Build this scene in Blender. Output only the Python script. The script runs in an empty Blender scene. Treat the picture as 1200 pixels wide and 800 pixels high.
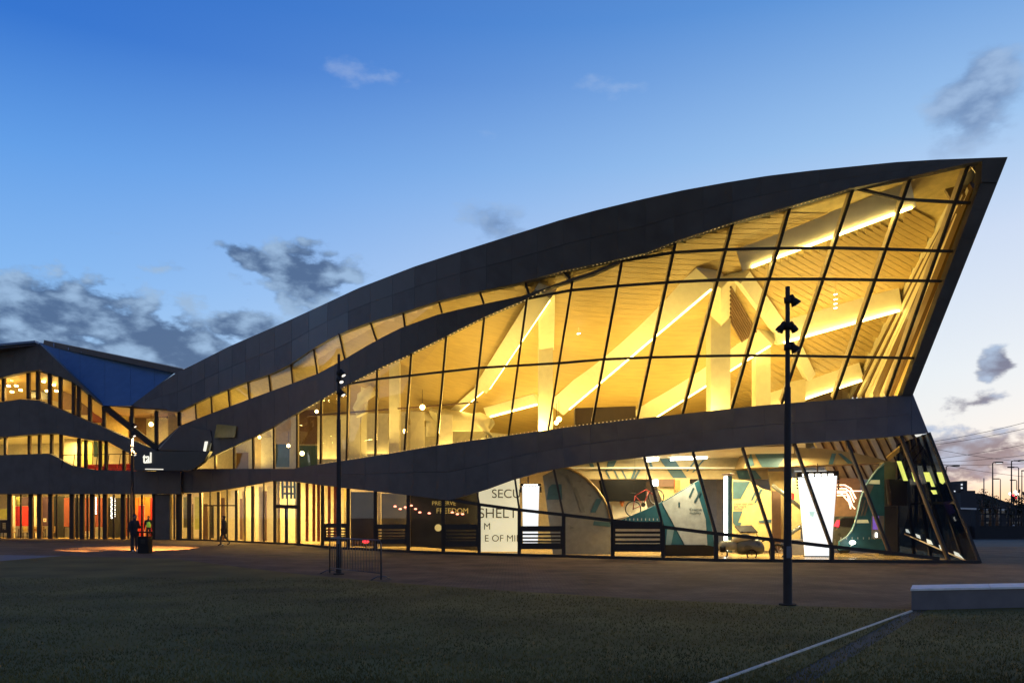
import bpy, bmesh, math, random
import numpy as np
from mathutils import Vector, Matrix
random.seed(7)
S = bpy.context.scene
COL = S.collection
R = math.radians
# ------------------------------------------------------------------ camera, sky, sun, exposure
F_PX, CX, HY, HC = 942.0, 600.0, 606.0, 1.65      # focal length / centre / horizon (in 1200x800 units), eye height
cam = bpy.data.cameras.new('camera'); cam_o = bpy.data.objects.new('camera', cam); COL.objects.link(cam_o)
cam.sensor_width = 36.0; cam.lens = 36.0 * F_PX / 1200.0; cam.shift_y = (HY - 400.0) / 1200.0
cam.clip_start = 0.1; cam.clip_end = 6000
cam_o.location = (0, 0, HC); cam_o.rotation_euler = (R(90), 0, 0)
S.camera = cam_o
S.view_settings.view_transform = 'Standard'; S.view_settings.look = 'None'
S.view_settings.exposure = 0.0; S.view_settings.gamma = 1.0; S.view_settings.use_curve_mapping = False
S.render.engine = 'CYCLES'
S.cycles.use_denoising = True
S.cycles.max_bounces = 6; S.cycles.transparent_max_bounces = 16
S.cycles.diffuse_bounces = 3; S.cycles.glossy_bounces = 3
S.cycles.caustics_reflective = False; S.cycles.caustics_refractive = False
S.cycles.sample_clamp_indirect = 4.0

def s2l(c):
    return tuple(((v/255)/12.92 if v/255 <= .04045 else ((v/255+.055)/1.055)**2.4) for v in c)

SUN_AZ = R(42)     # sunset azimuth, clockwise from +Y
W = bpy.data.worlds.new('World'); S.world = W; W.use_nodes = True
nt = W.node_tree; nt.nodes.clear()
def N(t, **k):
    n = nt.nodes.new(t)
    for a, b in k.items(): setattr(n, a, b)
    return n
def lk(a, b): nt.links.new(a, b)
def M_(op, a, b=None, c=None):
    n = N('ShaderNodeMath', operation=op)
    for i, v in enumerate((a, b, c)):
        if v is None: continue
        if hasattr(v, 'is_linked') or hasattr(v, 'links'): lk(v, n.inputs[i])
        else: n.inputs[i].default_value = v
    return n.outputs[0]
def smooth(v, lo, hi):
    n = N('ShaderNodeMapRange', interpolation_type='SMOOTHSTEP')
    lk(v, n.inputs[0]); n.inputs[1].default_value = lo; n.inputs[2].default_value = hi
    return n.outputs[0]
def mixc(f, a, b):
    n = N('ShaderNodeMix', data_type='RGBA')
    if hasattr(f, 'links'): lk(f, n.inputs[0])
    else: n.inputs[0].default_value = f
    for i, v in ((6, a), (7, b)):
        if hasattr(v, 'links'): lk(v, n.inputs[i])
        else: n.inputs[i].default_value = (*v, 1)
    return n.outputs[2]
tc = N('ShaderNodeTexCoord'); sep = N('ShaderNodeSeparateXYZ'); lk(tc.outputs['Generated'], sep.inputs[0])
X, Y, Z = sep.outputs
az = M_('ARCTAN2', X, Y); el = M_('ARCSINE', Z)
def ramp(v, stops):
    n = N('ShaderNodeValToRGB'); n.color_ramp.interpolation = 'B_SPLINE' if False else 'LINEAR'
    e = n.color_ramp.elements
    e[0].position = stops[0][0]; e[0].color = (*s2l(stops[0][1]), 1)
    e[1].position = stops[-1][0]; e[1].color = (*s2l(stops[-1][1]), 1)
    for p, c in stops[1:-1]:
        q = e.new(p); q.color = (*s2l(c), 1)
    lk(v, n.inputs[0]); return n.outputs[0]
t = M_('DIVIDE', el, R(45))
east = ramp(t, [(0, (176, 200, 226)), (.15, (170, 206, 240)), (.33, (126, 179, 238)), (.48, (92, 154, 228)), (.63, (44, 112, 204)), (1, (22, 76, 170))])
west = ramp(t, [(0, (236, 190, 140)), (.025, (244, 218, 180)), (.06, (234, 235, 231)), (.20, (222, 233, 241)), (.38, (198, 215, 240)), (.52, (152, 192, 235)), (.70, (92, 148, 215)), (1, (44, 88, 170))])
sd = (math.sin(SUN_AZ), math.cos(SUN_AZ))
hyp = M_('SQRT', M_('ADD', M_('MULTIPLY', X, X), M_('ADD', M_('MULTIPLY', Y, Y), 1e-5)))
cosd = M_('DIVIDE', M_('ADD', M_('MULTIPLY', X, sd[0]), M_('MULTIPLY', Y, sd[1])), hyp)
delta = M_('ARCCOSINE', cosd)
wwest = M_('SUBTRACT', 1.0, smooth(delta, 0.15, 1.42))
back_fill_sky = ramp(t, [(0, (140, 134, 126)), (.2, (138, 136, 134)), (.6, (112, 124, 146)), (1, (34, 74, 150))])  # unseen sky behind the camera, greyed and brightened for neutral fill light
sky_c = mixc(smooth(delta, 1.45, 2.5), mixc(wwest, east, west), back_fill_sky)
# clouds: soft noisy patches placed by azimuth and elevation
nz = N('ShaderNodeTexNoise'); nz.inputs['Scale'].default_value = 8.0; nz.inputs['Detail'].default_value = 7; nz.inputs['Roughness'].default_value = .62
mp = N('ShaderNodeMapping'); mp.inputs['Scale'].default_value = (1, 1, 1.9); lk(tc.outputs['Generated'], mp.inputs[0]); lk(mp.outputs[0], nz.inputs['Vector'])
nz2 = N('ShaderNodeTexNoise'); nz2.inputs['Scale'].default_value = 24; nz2.inputs['Detail'].default_value = 8; lk(mp.outputs[0], nz2.inputs['Vector'])
def cloud(px, py, rx, ry, rot=0):
    u = (px-CX)/F_PX; v = (HY-py)/F_PX
    a = math.atan(u); e = math.atan(v*math.cos(a)); k = math.cos(a)
    ra = rx/F_PX*k*k; re = ry/F_PX*k
    dx = M_('SUBTRACT', az, a); dy = M_('SUBTRACT', el, e)
    if rot:
        c, s = math.cos(R(rot)), math.sin(R(rot))
        dx, dy = M_('ADD', M_('MULTIPLY', dx, c), M_('MULTIPLY', dy, s)), M_('SUBTRACT', M_('MULTIPLY', dy, c), M_('MULTIPLY', dx, s))
    dx = M_('DIVIDE', dx, ra); dy = M_('DIVIDE', dy, re)
    r = M_('SQRT', M_('ADD', M_('MULTIPLY', dx, dx), M_('MULTIPLY', dy, dy)))
    return M_('SUBTRACT', 1.0, r)
def field(lst, k):
    cur = None
    for c in lst:
        f = cloud(*c); cur = f if cur is None else M_('MAXIMUM', cur, f)
    return M_('ADD', cur, M_('MULTIPLY', M_('ADD', M_('SUBTRACT', nz.outputs[0], .5), M_('MULTIPLY', M_('SUBTRACT', nz2.outputs[0], .5), .85)), k))
dark_f = smooth(field([(20, 358, 170, 66, -6), (170, 394, 150, 60, -18), (50, 412, 180, 50), (285, 384, 56, 22),
                       (360, 324, 66, 42, 0), (303, 308, 54, 15, -20),
                       (1174, 428, 32, 24), (1146, 472, 66, 18, 8), (1190, 520, 150, 46, 8), (1125, 530, 90, 26, 0), (1330, 470, 120, 60)], 2.8), .02, .50)
# a low belt of broken cloud going round the horizon outside the picture
belt = M_('SUBTRACT', 1.0, M_('ABSOLUTE', M_('DIVIDE', M_('SUBTRACT', el, R(9)), R(8))))
belt = M_('ADD', belt, M_('MULTIPLY', M_('SUBTRACT', nz.outputs[0], .62), 5.0))
belt = M_('MULTIPLY', smooth(belt, .1, .8), smooth(M_('ABSOLUTE', az), R(38), R(60)))
dark_f = M_('MAXIMUM', dark_f, belt)
soft_f = smooth(field([(1150, 118, 66, 60, -10), (584, 262, 56, 30, -10)], 2.2), .1, .8)
pale_f = smooth(field([(735, 103, 50, 16, -8), (572, 162, 44, 20), (440, 92, 46, 18)], 4.0), .3, 1.3)
warm_low = mixc(smooth(el, R(1), R(9)), s2l((92, 106, 132)), s2l((66, 92, 132)))
dcol = mixc(smooth(nz2.outputs[0], .42, .68), warm_low, s2l((150, 180, 214)))
c1 = mixc(M_('MULTIPLY', dark_f, .92), sky_c, dcol)
c2 = mixc(M_('MULTIPLY', soft_f, .85), c1, mixc(smooth(nz2.outputs[0], .36, .66), s2l((98, 128, 172)), s2l((150, 178, 214))))
c3 = mixc(M_('MULTIPLY', pale_f, .22), c2, s2l((205, 215, 230)))
# the physical dusk sky underneath, faint
ns = N('ShaderNodeTexSky', sky_type='NISHITA'); ns.sun_disc = False; ns.sun_elevation = R(1.0); ns.sun_rotation = SUN_AZ
b1 = N('ShaderNodeBackground'); lk(c3, b1.inputs[0]); b1.inputs[1].default_value = 1.02
b2 = N('ShaderNodeBackground'); lk(ns.outputs[0], b2.inputs[0]); b2.inputs[1].default_value = 0.02
ad = N('ShaderNodeAddShader'); lk(b1.outputs[0], ad.inputs[0]); lk(b2.outputs[0], ad.inputs[1])
wo = N('ShaderNodeOutputWorld'); lk(ad.outputs[0], wo.inputs[0])
W.cycles.sampling_method = 'AUTOMATIC'
sl = bpy.data.lights.new('sun', 'SUN'); sl.energy = 0.12; sl.angle = R(12); sl.color = (1, .78, .55)
so = bpy.data.objects.new('sun', sl); COL.objects.link(so)
so.rotation_euler = (R(89), 0, -SUN_AZ + math.pi); so.location = (0, 0, 40)

# ------------------------------------------------------------------ materials
MATS = {}
def mat(name, col, rough=.6, metal=0, noise=0, nscale=4, bump=0, emit=None, estr=0, coat=0, spec=.5, col2=None, stretch=None):
    if name in MATS: return MATS[name]
    m = bpy.data.materials.new(name); m.use_nodes = True
    t = m.node_tree; b = t.nodes['Principled BSDF']
    b.inputs['Roughness'].default_value = rough; b.inputs['Metallic'].default_value = metal
    b.inputs['Specular IOR Level'].default_value = spec
    b.inputs['Coat Weight'].default_value = coat
    c = (*col, 1)
    b.inputs['Base Color'].default_value = c
    g = t.nodes.new('ShaderNodeNewGeometry')
    mpn = t.nodes.new('ShaderNodeMapping'); t.links.new(g.outputs['Position'], mpn.inputs[0])
    if stretch: mpn.inputs['Scale'].default_value = stretch
    n = t.nodes.new('ShaderNodeTexNoise'); n.inputs['Scale'].default_value = nscale; n.inputs['Detail'].default_value = 6
    t.links.new(mpn.outputs[0], n.inputs['Vector'])
    if True:
        k = noise if noise else .12
        mx = t.nodes.new('ShaderNodeMix'); mx.data_type = 'RGBA'
        mr = t.nodes.new('ShaderNodeMapRange'); mr.inputs[1].default_value = .32; mr.inputs[2].default_value = .68
        t.links.new(n.outputs[0], mr.inputs[0]); t.links.new(mr.outputs[0], mx.inputs[0])
        c2 = col2 if col2 else tuple(min(1, v*(1+k)) for v in col)
        mx.inputs[6].default_value = (*[v*(1-k) for v in col], 1); mx.inputs[7].default_value = (*c2, 1)
        t.links.new(mx.outputs[2], b.inputs['Base Color'])
        mr2 = t.nodes.new('ShaderNodeMapRange'); mr2.inputs[3].default_value = max(.03, rough-.12); mr2.inputs[4].default_value = min(1, rough+.12)
        t.links.new(n.outputs[0], mr2.inputs[0]); t.links.new(mr2.outputs[0], b.inputs['Roughness'])
    if bump:
        bp = t.nodes.new('ShaderNodeBump'); bp.inputs['Strength'].default_value = bump; bp.inputs['Distance'].default_value = .05
        t.links.new(n.outputs[0], bp.inputs['Height']); t.links.new(bp.outputs[0], b.inputs['Normal'])
    if emit:
        b.inputs['Emission Color'].default_value = (*emit, 1); b.inputs['Emission Strength'].default_value = estr
    MATS[name] = m
    return m
def glass_mat(name, tint=(.93, .95, .93), refl=.06):
    m = bpy.data.materials.new(name); m.use_nodes = True; t = m.node_tree; t.nodes.clear()
    o = t.nodes.new('ShaderNodeOutputMaterial'); a = t.nodes.new('ShaderNodeBsdfTransparent'); a.inputs[0].default_value = (*tint, 1)
    g = t.nodes.new('ShaderNodeBsdfGlossy'); g.inputs['Roughness'].default_value = .015; g.inputs[0].default_value = (.9, .92, .95, 1)
    fr = t.nodes.new('ShaderNodeFresnel'); fr.inputs[0].default_value = 1.35
    ml = t.nodes.new('ShaderNodeMath'); ml.operation = 'MULTIPLY'; ml.inputs[1].default_value = refl/.03; t.links.new(fr.outputs[0], ml.inputs[0])
    ml.use_clamp = True
    x = t.nodes.new('ShaderNodeMixShader'); t.links.new(ml.outputs[0], x.inputs[0]); t.links.new(a.outputs[0], x.inputs[1]); t.links.new(g.outputs[0], x.inputs[2])
    t.links.new(x.outputs[0], o.inputs[0]); MATS[name] = m; return m
clad = mat('dark_metal_cladding', (.105, .098, .096), .6, .0, .16, 1.2, .03)
clad2 = mat('dark_metal_cladding_b', (.098, .092, .09), .62, .0, .18, 1.6, .03)
frame = mat('dark_frame_paint', (.05, .043, .037), .7, .0, spec=.2)
fin_m = mat('mullion_fin_paint', (.62, .52, .38), .5)
glass = glass_mat('clear_glass', (.96, .97, .955), .0045)
glass_dk = glass_mat('tinted_glass', (.55, .58, .56), .05)
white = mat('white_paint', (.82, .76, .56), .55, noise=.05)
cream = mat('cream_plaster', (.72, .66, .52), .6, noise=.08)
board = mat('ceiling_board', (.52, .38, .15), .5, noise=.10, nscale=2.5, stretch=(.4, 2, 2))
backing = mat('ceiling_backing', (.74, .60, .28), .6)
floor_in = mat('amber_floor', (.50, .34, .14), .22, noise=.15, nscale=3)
led = mat('led_strip', (1, .85, .4), .5, emit=(1, .70, .20), estr=20)
lampw = mat('lamp_warm', (1, .9, .6), .5, emit=(1, .62, .18), estr=30)
lampwhite = mat('lamp_white', (1, 1, 1), .5, emit=(1, .95, .85), estr=9)
screen = mat('lit_screen', (1, 1, 1), .5, emit=(.93, .96, 1.0), estr=1.05)
roofblue = mat('blue_roof_panel', (.09, .17, .30), .4, .0, .08, 2)
black = mat('black_plastic', (.024, .021, .02), .6, spec=.15)
dark = mat('dark_wall', (.022, .022, .024), .6)
brown = mat('brown_wall', (.16, .09, .05), .6)
slate = mat('slate_blue_print', (.045, .11, .135), .55)
teal = mat('teal_panel', (.03, .15, .20), .5)
red = mat('red_panel', (.55, .035, .03), .5)
redbrown = mat('red_brown_curtain', (.22, .05, .03), .7)
greeny = mat('yellow_green_wall', (.42, .42, .12), .6)
steel = mat('pole_steel', (.050, .042, .036), .75, .0, spec=.12)
grey_sail = mat('grey_exhibit_fabric', (.22, .215, .20), .7)
pale_pan = mat('pale_exhibit_panel', (.62, .66, .62), .5)
yellow_w = mat('ochre_wall', (.66, .50, .20), .6)

# ------------------------------------------------------------------ mesh helpers
ORG = {}
def thing(name, label, cat, loc=(0, 0, 0), group=None):
    o = bpy.data.objects.new(name, None); COL.objects.link(o); o.location = loc; o.empty_display_size = .2
    o['label'] = label; o['category'] = cat
    if group: o['group'] = group
    ORG[o] = Vector(loc); return o
def tag(o, label=None, cat=None, group=None, kind=None):
    if label: o['label'] = label
    if cat: o['category'] = cat
    if group: o['group'] = group
    if kind: o['kind'] = kind
    return o
class MB:
    def __init__(s): s.v = []; s.f = []; s.sm = []
    def add(s, vs, fs, smooth=False):
        b = len(s.v); s.v += [tuple(p) for p in vs]; s.f += [tuple(i+b for i in f) for f in fs]; s.sm += [smooth]*len(fs); return s
    def prism(s, pts, ext):
        n = len(pts); e = Vector(ext); pts = [Vector(p) for p in pts]
        vs = pts + [p+e for p in pts]
        fs = [tuple(range(n)), tuple(reversed(range(n, 2*n)))] + [(i, i+n, (i+1) % n+n, (i+1) % n) for i in range(n)]
        return s.add(vs, fs)
    def box(s, c, d, rz=0):
        x, y, z = [v/2 for v in d]; m = Matrix.Rotation(rz, 3, 'Z'); c = Vector(c)
        vs = [c + m @ Vector((i*x, j*y, k*z)) for k in (-1, 1) for i, j in ((-1, -1), (1, -1), (1, 1), (-1, 1))]
        return s.add(vs, [(0, 3, 2, 1), (4, 5, 6, 7), (0, 1, 5, 4), (1, 2, 6, 5), (2, 3, 7, 6), (3, 0, 4, 7)])
    def bar(s, a, b, w, dp, inward=(0, 1, 0), off=0.0, centre=False):
        a, b = Vector(a), Vector(b); e = (b-a).normalized(); n = Vector(inward); n = (n - e*n.dot(e)).normalized(); w_ = e.cross(n).normalized()*w/2
        o0 = n*(-dp/2 if centre else off); o1 = o0 + n*dp
        vs = [p + q + o for p in (a, b) for q, o in ((-w_, o0), (w_, o0), (w_, o1), (-w_, o1))]
        return s.add(vs, [(0, 3, 2, 1), (4, 5, 6, 7), (0, 1, 5, 4), (1, 2, 6, 5), (2, 3, 7, 6), (3, 0, 4, 7)])
    def tube(s, pts, r, n=8, caps=True):
        pts = [Vector(p) for p in pts]; rs = r if isinstance(r, (list, tuple)) else [r]*len(pts); rings = []
        for i, p in enumerate(pts):
            d = (pts[min(i+1, len(pts)-1)] - pts[max(i-1, 0)]).normalized()
            a = Vector((0, 0, 1)) if abs(d.z) < .9 else Vector((0, 1, 0)); u = d.cross(a).normalized(); w = d.cross(u).normalized()
            rings += [p + (u*math.cos(2*math.pi*k/n) + w*math.sin(2*math.pi*k/n))*rs[i] for k in range(n)]
        fs = [(i*n+k, i*n+(k+1) % n, (i+1)*n+(k+1) % n, (i+1)*n+k) for i in range(len(pts)-1) for k in range(n)]
        s.add(rings, fs, True)
        if caps:
            b = len(s.v)-len(rings)
            s.f += [tuple(b+k for k in reversed(range(n))), tuple(b+(len(pts)-1)*n+k for k in range(n))]; s.sm += [False, False]
        return s
    def ball(s, c, r, n=10, sc=(1, 1, 1)):
        vs = []; m = n//2
        for i in range(m+1):
            th = math.pi*i/m
            for k in range(n):
                ph = 2*math.pi*k/n; vs.append((c[0]+r*sc[0]*math.sin(th)*math.cos(ph), c[1]+r*sc[1]*math.sin(th)*math.sin(ph), c[2]+r*sc[2]*math.cos(th)))
        return s.add(vs, [(i*n+k, i*n+(k+1) % n, (i+1)*n+(k+1) % n, (i+1)*n+k) for i in range(m) for k in range(n)], True)
    def build(s, name, m, parent=None, bevel=0):
        me = bpy.data.meshes.new(name); o_ = ORG.get(parent, Vector((0, 0, 0)))
        me.from_pydata([tuple(Vector(v)-o_) for v in s.v], [], s.f); me.update()
        me.polygons.foreach_set('use_smooth', s.sm)
        bm = bmesh.new(); bm.from_mesh(me); bmesh.ops.remove_doubles(bm, verts=bm.verts, dist=1e-6); bmesh.ops.recalc_face_normals(bm, faces=bm.faces); bm.to_mesh(me); bm.free()
        me.materials.append(m); o = bpy.data.objects.new(name, me); COL.objects.link(o)
        if bevel:
            bv = o.modifiers.new('bevel', 'BEVEL'); bv.width = bevel; bv.segments = 2; bv.limit_method = 'ANGLE'
        if parent: o.parent = parent
        ORG[o] = o_
        return o
def prism(name, pts, ext, m, parent=None): return MB().prism(pts, ext).build(name, m, parent)
def box(name, c, d, m, parent=None, rz=0, bevel=0): return MB().box(c, d, rz).build(name, m, parent, bevel)
def bar(name, a, b, w, dp, m, parent=None, **k): return MB().bar(a, b, w, dp, **k).build(name, m, parent)
def text(name, s, loc, size, m, parent=None, rz=0, thick=.01, bold=False, tilt=90, align='LEFT'):
    cu = bpy.data.curves.new(name, 'FONT'); cu.body = s; cu.size = size; cu.extrude = thick; cu.align_x = align
    if bold: cu.offset = size*.02
    o = bpy.data.objects.new(name, cu); COL.objects.link(o)
    dg = bpy.context.evaluated_depsgraph_get(); me = bpy.data.meshes.new_from_object(o.evaluated_get(dg)); bpy.data.objects.remove(o)
    me.materials.clear(); me.materials.append(m); q = bpy.data.objects.new(name, me); COL.objects.link(q)
    q.location = Vector(loc) - ORG.get(parent, Vector((0, 0, 0))); q.rotation_euler = (R(tilt), 0, rz)
    if parent: q.parent = parent
    return q
def lamp(name, kind, loc, energy, color=(1, .62, .22), size=1.0, rot=(0, 0, 0), spot=60, parent=None):
    l = bpy.data.lights.new(name, kind); l.energy = energy; l.color = color
    if kind == 'AREA': l.size = size
    elif kind == 'SPOT': l.spot_size = R(spot); l.spot_blend = .25; l.shadow_soft_size = .05
    else: l.shadow_soft_size = size
    o = bpy.data.objects.new(name, l); COL.objects.link(o); o.location = Vector(loc) - ORG.get(parent, Vector((0, 0, 0))); o.rotation_euler = rot
    if parent: o.parent = parent
    return o

# ------------------------------------------------------------------ the survey: sight lines of the photograph laid on the building's real surfaces
def tab(pts):
    xs = [p[0] for p in pts]; ys = [p[1] for p in pts]
    return lambda x: float(np.interp(x, xs, ys))
def P(x, y, d): return Vector(((x-CX)/F_PX*d, d, HC + (HY-y)/F_PX*d))
def G(x, y, z=0.0):
    d = F_PX*(HC-z)/(y-HY); return Vector(((x-CX)/F_PX*d, d, z))
def PZ(x, z, d): return Vector(((x-CX)/F_PX*d, d, z))
base = tab([(-120, 630), (0, 630.5), (200, 632), (235, 633), (345, 638), (400, 643), (480, 647), (560, 650), (640, 652), (740, 655), (840, 657.5), (940, 658.5), (1040, 659), (1145, 659.5), (1250, 659.5)])
ybar = tab([(515, 583), (560, 590.5), (608, 597), (640, 600.5), (718, 609.6), (776, 617), (840, 625), (916, 633), (974, 640), (1040, 647), (1114, 656), (1200, 660)])
knee = tab([(-120, 549), (345, 548.5), (360, 546), (440, 534), (510, 522), (640, 504), (660, 501), (760, 489), (900, 474), (940, 471), (1070, 462), (1250, 450)])
bandbot = tab([(-120, 577), (240, 577), (285, 570), (325, 562), (345, 564), (400, 571), (480, 580), (525, 586), (560, 577), (606, 560), (640, 551), (700, 541), (800, 530), (900, 521), (1017, 514), (1088, 507)])
slow = tab([(515, 0), (700, .372), (1200, .372)]); sup = tab([(330, 0), (700, .63), (1200, .63)])
def FD(x, y):
    """depth of the main facade at a sight line: upright plinth glass, lower glass leaning back, upper glass leaning out"""
    q = (base(x)-HY)/(F_PX*HC); d0 = 1/q
    yb = ybar(x) if x > 515 else base(x)
    if y < yb: q += slow(x)/(F_PX*(d0+slow(x)*HC))*(max(y, knee(x)) - yb)
    if y < knee(x): q += sup(x)/(F_PX*29.3)*(knee(x)-y)
    return 1/q
def FP(x, y, off=0.0): return P(x, y, FD(x, y)+off)
rtop = tab([(153, 475), (205, 437), (215, 433), (268, 406), (328, 380), (360, 365.5), (420, 337.5), (485, 312.5), (532, 297), (600, 275.5), (656, 258), (700, 246), (750, 234), (800, 223), (850, 214), (900, 206), (950, 200), (1000, 195), (1050, 190), (1100, 187), (1181, 184)])
rbot = tab([(153, 475.5), (175, 479), (208, 482.5), (240, 467), (267, 456), (290, 447), (316, 439), (340, 427), (367, 408), (397, 391), (435, 377), (472, 366), (515, 352), (562, 341), (615, 330), (660, 317), (727, 303), (755, 297), (790, 283), (856, 261), (925, 242), (995, 221), (1067, 207), (1110, 197), (1140, 190), (1181, 185)])
swt = tab([(183, 523), (210, 499), (232, 490), (248, 484), (288, 469), (340, 450), (372, 438), (394, 426), (408, 418), (440, 399), (470, 384), (517, 367), (567, 356), (620, 345), (660, 329), (700, 316), (727, 304.5)])
swb = tab([(183, 526), (225, 549), (236, 540), (274, 523), (296, 512), (320, 500), (348, 484), (380, 466), (408, 450), (447, 430), (482, 414), (520, 395), (565, 372), (615, 351), (640, 338), (660, 332), (700, 320), (727, 307)])
_cx = np.linspace(205, 1150, 60); _cq = np.array([1/FD(float(x), rbot(float(x))) + 6.0e-5*rbot(float(x)) for x in _cx])
_cp = np.polyfit((_cx-680)/480, _cq, 4)
QC = lambda x: float(np.polyval(_cp, (x-680)/480)) - 2e-4
def CD(x, y): return max(1/(QC(x) - 6.0e-5*y), FD(x, rbot(x))+(.35 if x < 640 else .0))
def CP(x, y, off=0.0): return P(x, y, max(CD(x, y), 1)+off)
dback = lambda x: F_PX*HC/(base(x)-HY) + (8 if x < 345 else 8+6*min(1, (x-345)/60)) + 8*min(1, max(0, (x-650)/200))
rightb = lambda y: 1150 + (y-213)*(1057-1150)/(463-213)

# ------------------------------------------------------------------ ground
def sheet(name, pts, m, kind='structure', z=None):
    o = prism(name, [(p[0], p[1], (p[2] if z is None else z)) for p in pts], (0, 0, -.003), m); o['kind'] = kind; return o
m_ground = mat('dark_earth', (.09, .078, .05), .95, noise=.25, nscale=.3)
m_pave = mat('brick_paving', (.20, .135, .08), .9, noise=.35, nscale=.7, spec=.15)
def brickify(m, sc, c2):
    t = m.node_tree; b = t.nodes['Principled BSDF']; g = t.nodes.new('ShaderNodeNewGeometry')
    br = t.nodes.new('ShaderNodeTexBrick'); br.inputs['Scale'].default_value = sc; br.inputs['Mortar Size'].default_value = .03; br.inputs['Color1'].default_value = (1, 1, 1, 1); br.inputs['Color2'].default_value = (.55, .55, .55, 1); br.inputs['Mortar'].default_value = (.3, .3, .3, 1)
    t.links.new(g.outputs['Position'], br.inputs['Vector'])
    src = b.inputs['Base Color'].links[0].from_socket
    mx = t.nodes.new('ShaderNodeMix'); mx.data_type = 'RGBA'; mx.blend_type = 'MULTIPLY'; mx.inputs[0].default_value = .75
    t.links.new(src, mx.inputs[6]); t.links.new(br.outputs[0], mx.inputs[7]); t.links.new(mx.outputs[2], b.inputs['Base Color'])
brickify(m_pave, 2.6, None)
m_lawn = mat('lawn_turf', (.175, .132, .040), .95, noise=.28, nscale=.45, bump=.3, spec=.1)
m_path = mat('pale_path', (.16, .16, .155), .85, noise=.15, nscale=2)
sheet('ground', [(-1500, -60, -.012), (1500, -60, -.012), (1500, 3500, -.012), (-1500, 3500, -.012)], m_ground)
edge = [(-300, 668), (0, 657), (70, 651), (200, 654), (340, 671), (445, 681), (600, 692), (760, 701.5), (925, 709), (1070, 713.5)]
ge = [G(x, y) for x, y in edge]
sheet('pavement', [G(-300, 668), *ge[1:], G(1400, 701), G(1400, 640), G(1150, 640), G(700, 634), G(345, 622), G(-300, 622)], m_pave, z=-.004)
sheet('lawn', [*ge, (2.6, 8, 0), (.3, 2, 0), (-30, -6, 0), (-30, 10, 0)], m_lawn, z=.0)
sheet('lower_lawn', [ge[-1]+Vector((.35, .1, 0)), G(1400, 702), (40, -6, 0), (.9, 0, 0), (3.1, 8.2, 0)], m_lawn, z=.0)
sheet('path', [G(-300, 668), G(0, 657), G(72, 651), G(0, 650), G(-300, 650)], m_path, z=.004)
# stone kerb strip running to the plinth, one slab after another
kerb = thing('kerb_strip', 'narrow pale stone kerb crossing the lawn towards the low concrete bench', 'kerb', G(1067, 716)); kerb['kind'] = 'structure'
m_kerb = mat('pale_kerb_stone', (.68, .58, .42), .8, noise=.15, nscale=8)
ka, kb = G(1068, 715.5), G(820, 806); kd = (kb-ka); L = kd.length; kn = int(L/.9)
for i in range(kn):
    a = ka + kd*(i/kn); b = ka + kd*((i+1)/kn) - kd.normalized()*.012
    bar('kerb_stone', a, b, .042, .09, m_kerb, kerb, inward=(0, 0, -1), off=-.014)
# low retaining face right of the kerb
0 and prism('retaining_face', [ka+Vector((.04, 0, .0)), kb+Vector((.04, 0, .0)), kb+Vector((.30, .02, .0)), ka+Vector((.14, 0, .0))], (0, 0, .006), m_path, kerb)
# concrete bench
pl = thing('concrete_bench', 'long low concrete bench with pale top slab at right edge of lawn', 'bench', G(1068, 714))
c0 = G(1068, 714.5); c1 = G(1500, 704)
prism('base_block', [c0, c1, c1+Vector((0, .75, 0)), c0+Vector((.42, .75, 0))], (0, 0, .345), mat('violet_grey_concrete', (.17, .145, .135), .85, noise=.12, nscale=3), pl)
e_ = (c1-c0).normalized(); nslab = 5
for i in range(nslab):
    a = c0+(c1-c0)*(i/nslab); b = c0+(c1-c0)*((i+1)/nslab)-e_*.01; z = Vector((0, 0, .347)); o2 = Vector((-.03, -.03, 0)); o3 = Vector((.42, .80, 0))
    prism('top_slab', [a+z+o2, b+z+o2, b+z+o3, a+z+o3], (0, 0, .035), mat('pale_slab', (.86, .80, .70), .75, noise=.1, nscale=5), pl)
# grass blades on the near lawn
gb = MB(); rg = random.Random(3)
vs = []; fs = []
for i in range(70000):
    d = 8.0 + 14*rg.random()**1.5; x = (-.72+1.42*rg.random())*d
    lim = F_PX*HC/d + HY
    xx = x/d*F_PX+CX
    if lim < tab(edge)(xx)+1.5: continue
    if xx > 820 + (806-lim)*2.72 - 3 and abs(xx-(1068-(lim-715.5)*2.74)) < 7: continue
    h = .018+.022*rg.random(); a = rg.random()*6.28; dx, dy = math.cos(a)*.007, math.sin(a)*.007; b = len(vs)
    vs += [(x-dx, d-dy, 0), (x+dx, d+dy, 0), (x+rg.uniform(-.02, .02), d+rg.uniform(-.02, .02), h)]; fs.append((b, b+1, b+2))
me = bpy.data.meshes.new('grass'); me.from_pydata(vs, [], fs); me.materials.append(mat('grass_blade', (.155, .124, .040), .9, noise=.35, nscale=.8, spec=.05))
go = bpy.data.objects.new('grass', me); COL.objects.link(go); tag(go, 'short mown grass on the dark lawn in the foreground', 'grass', kind='stuff')

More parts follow.
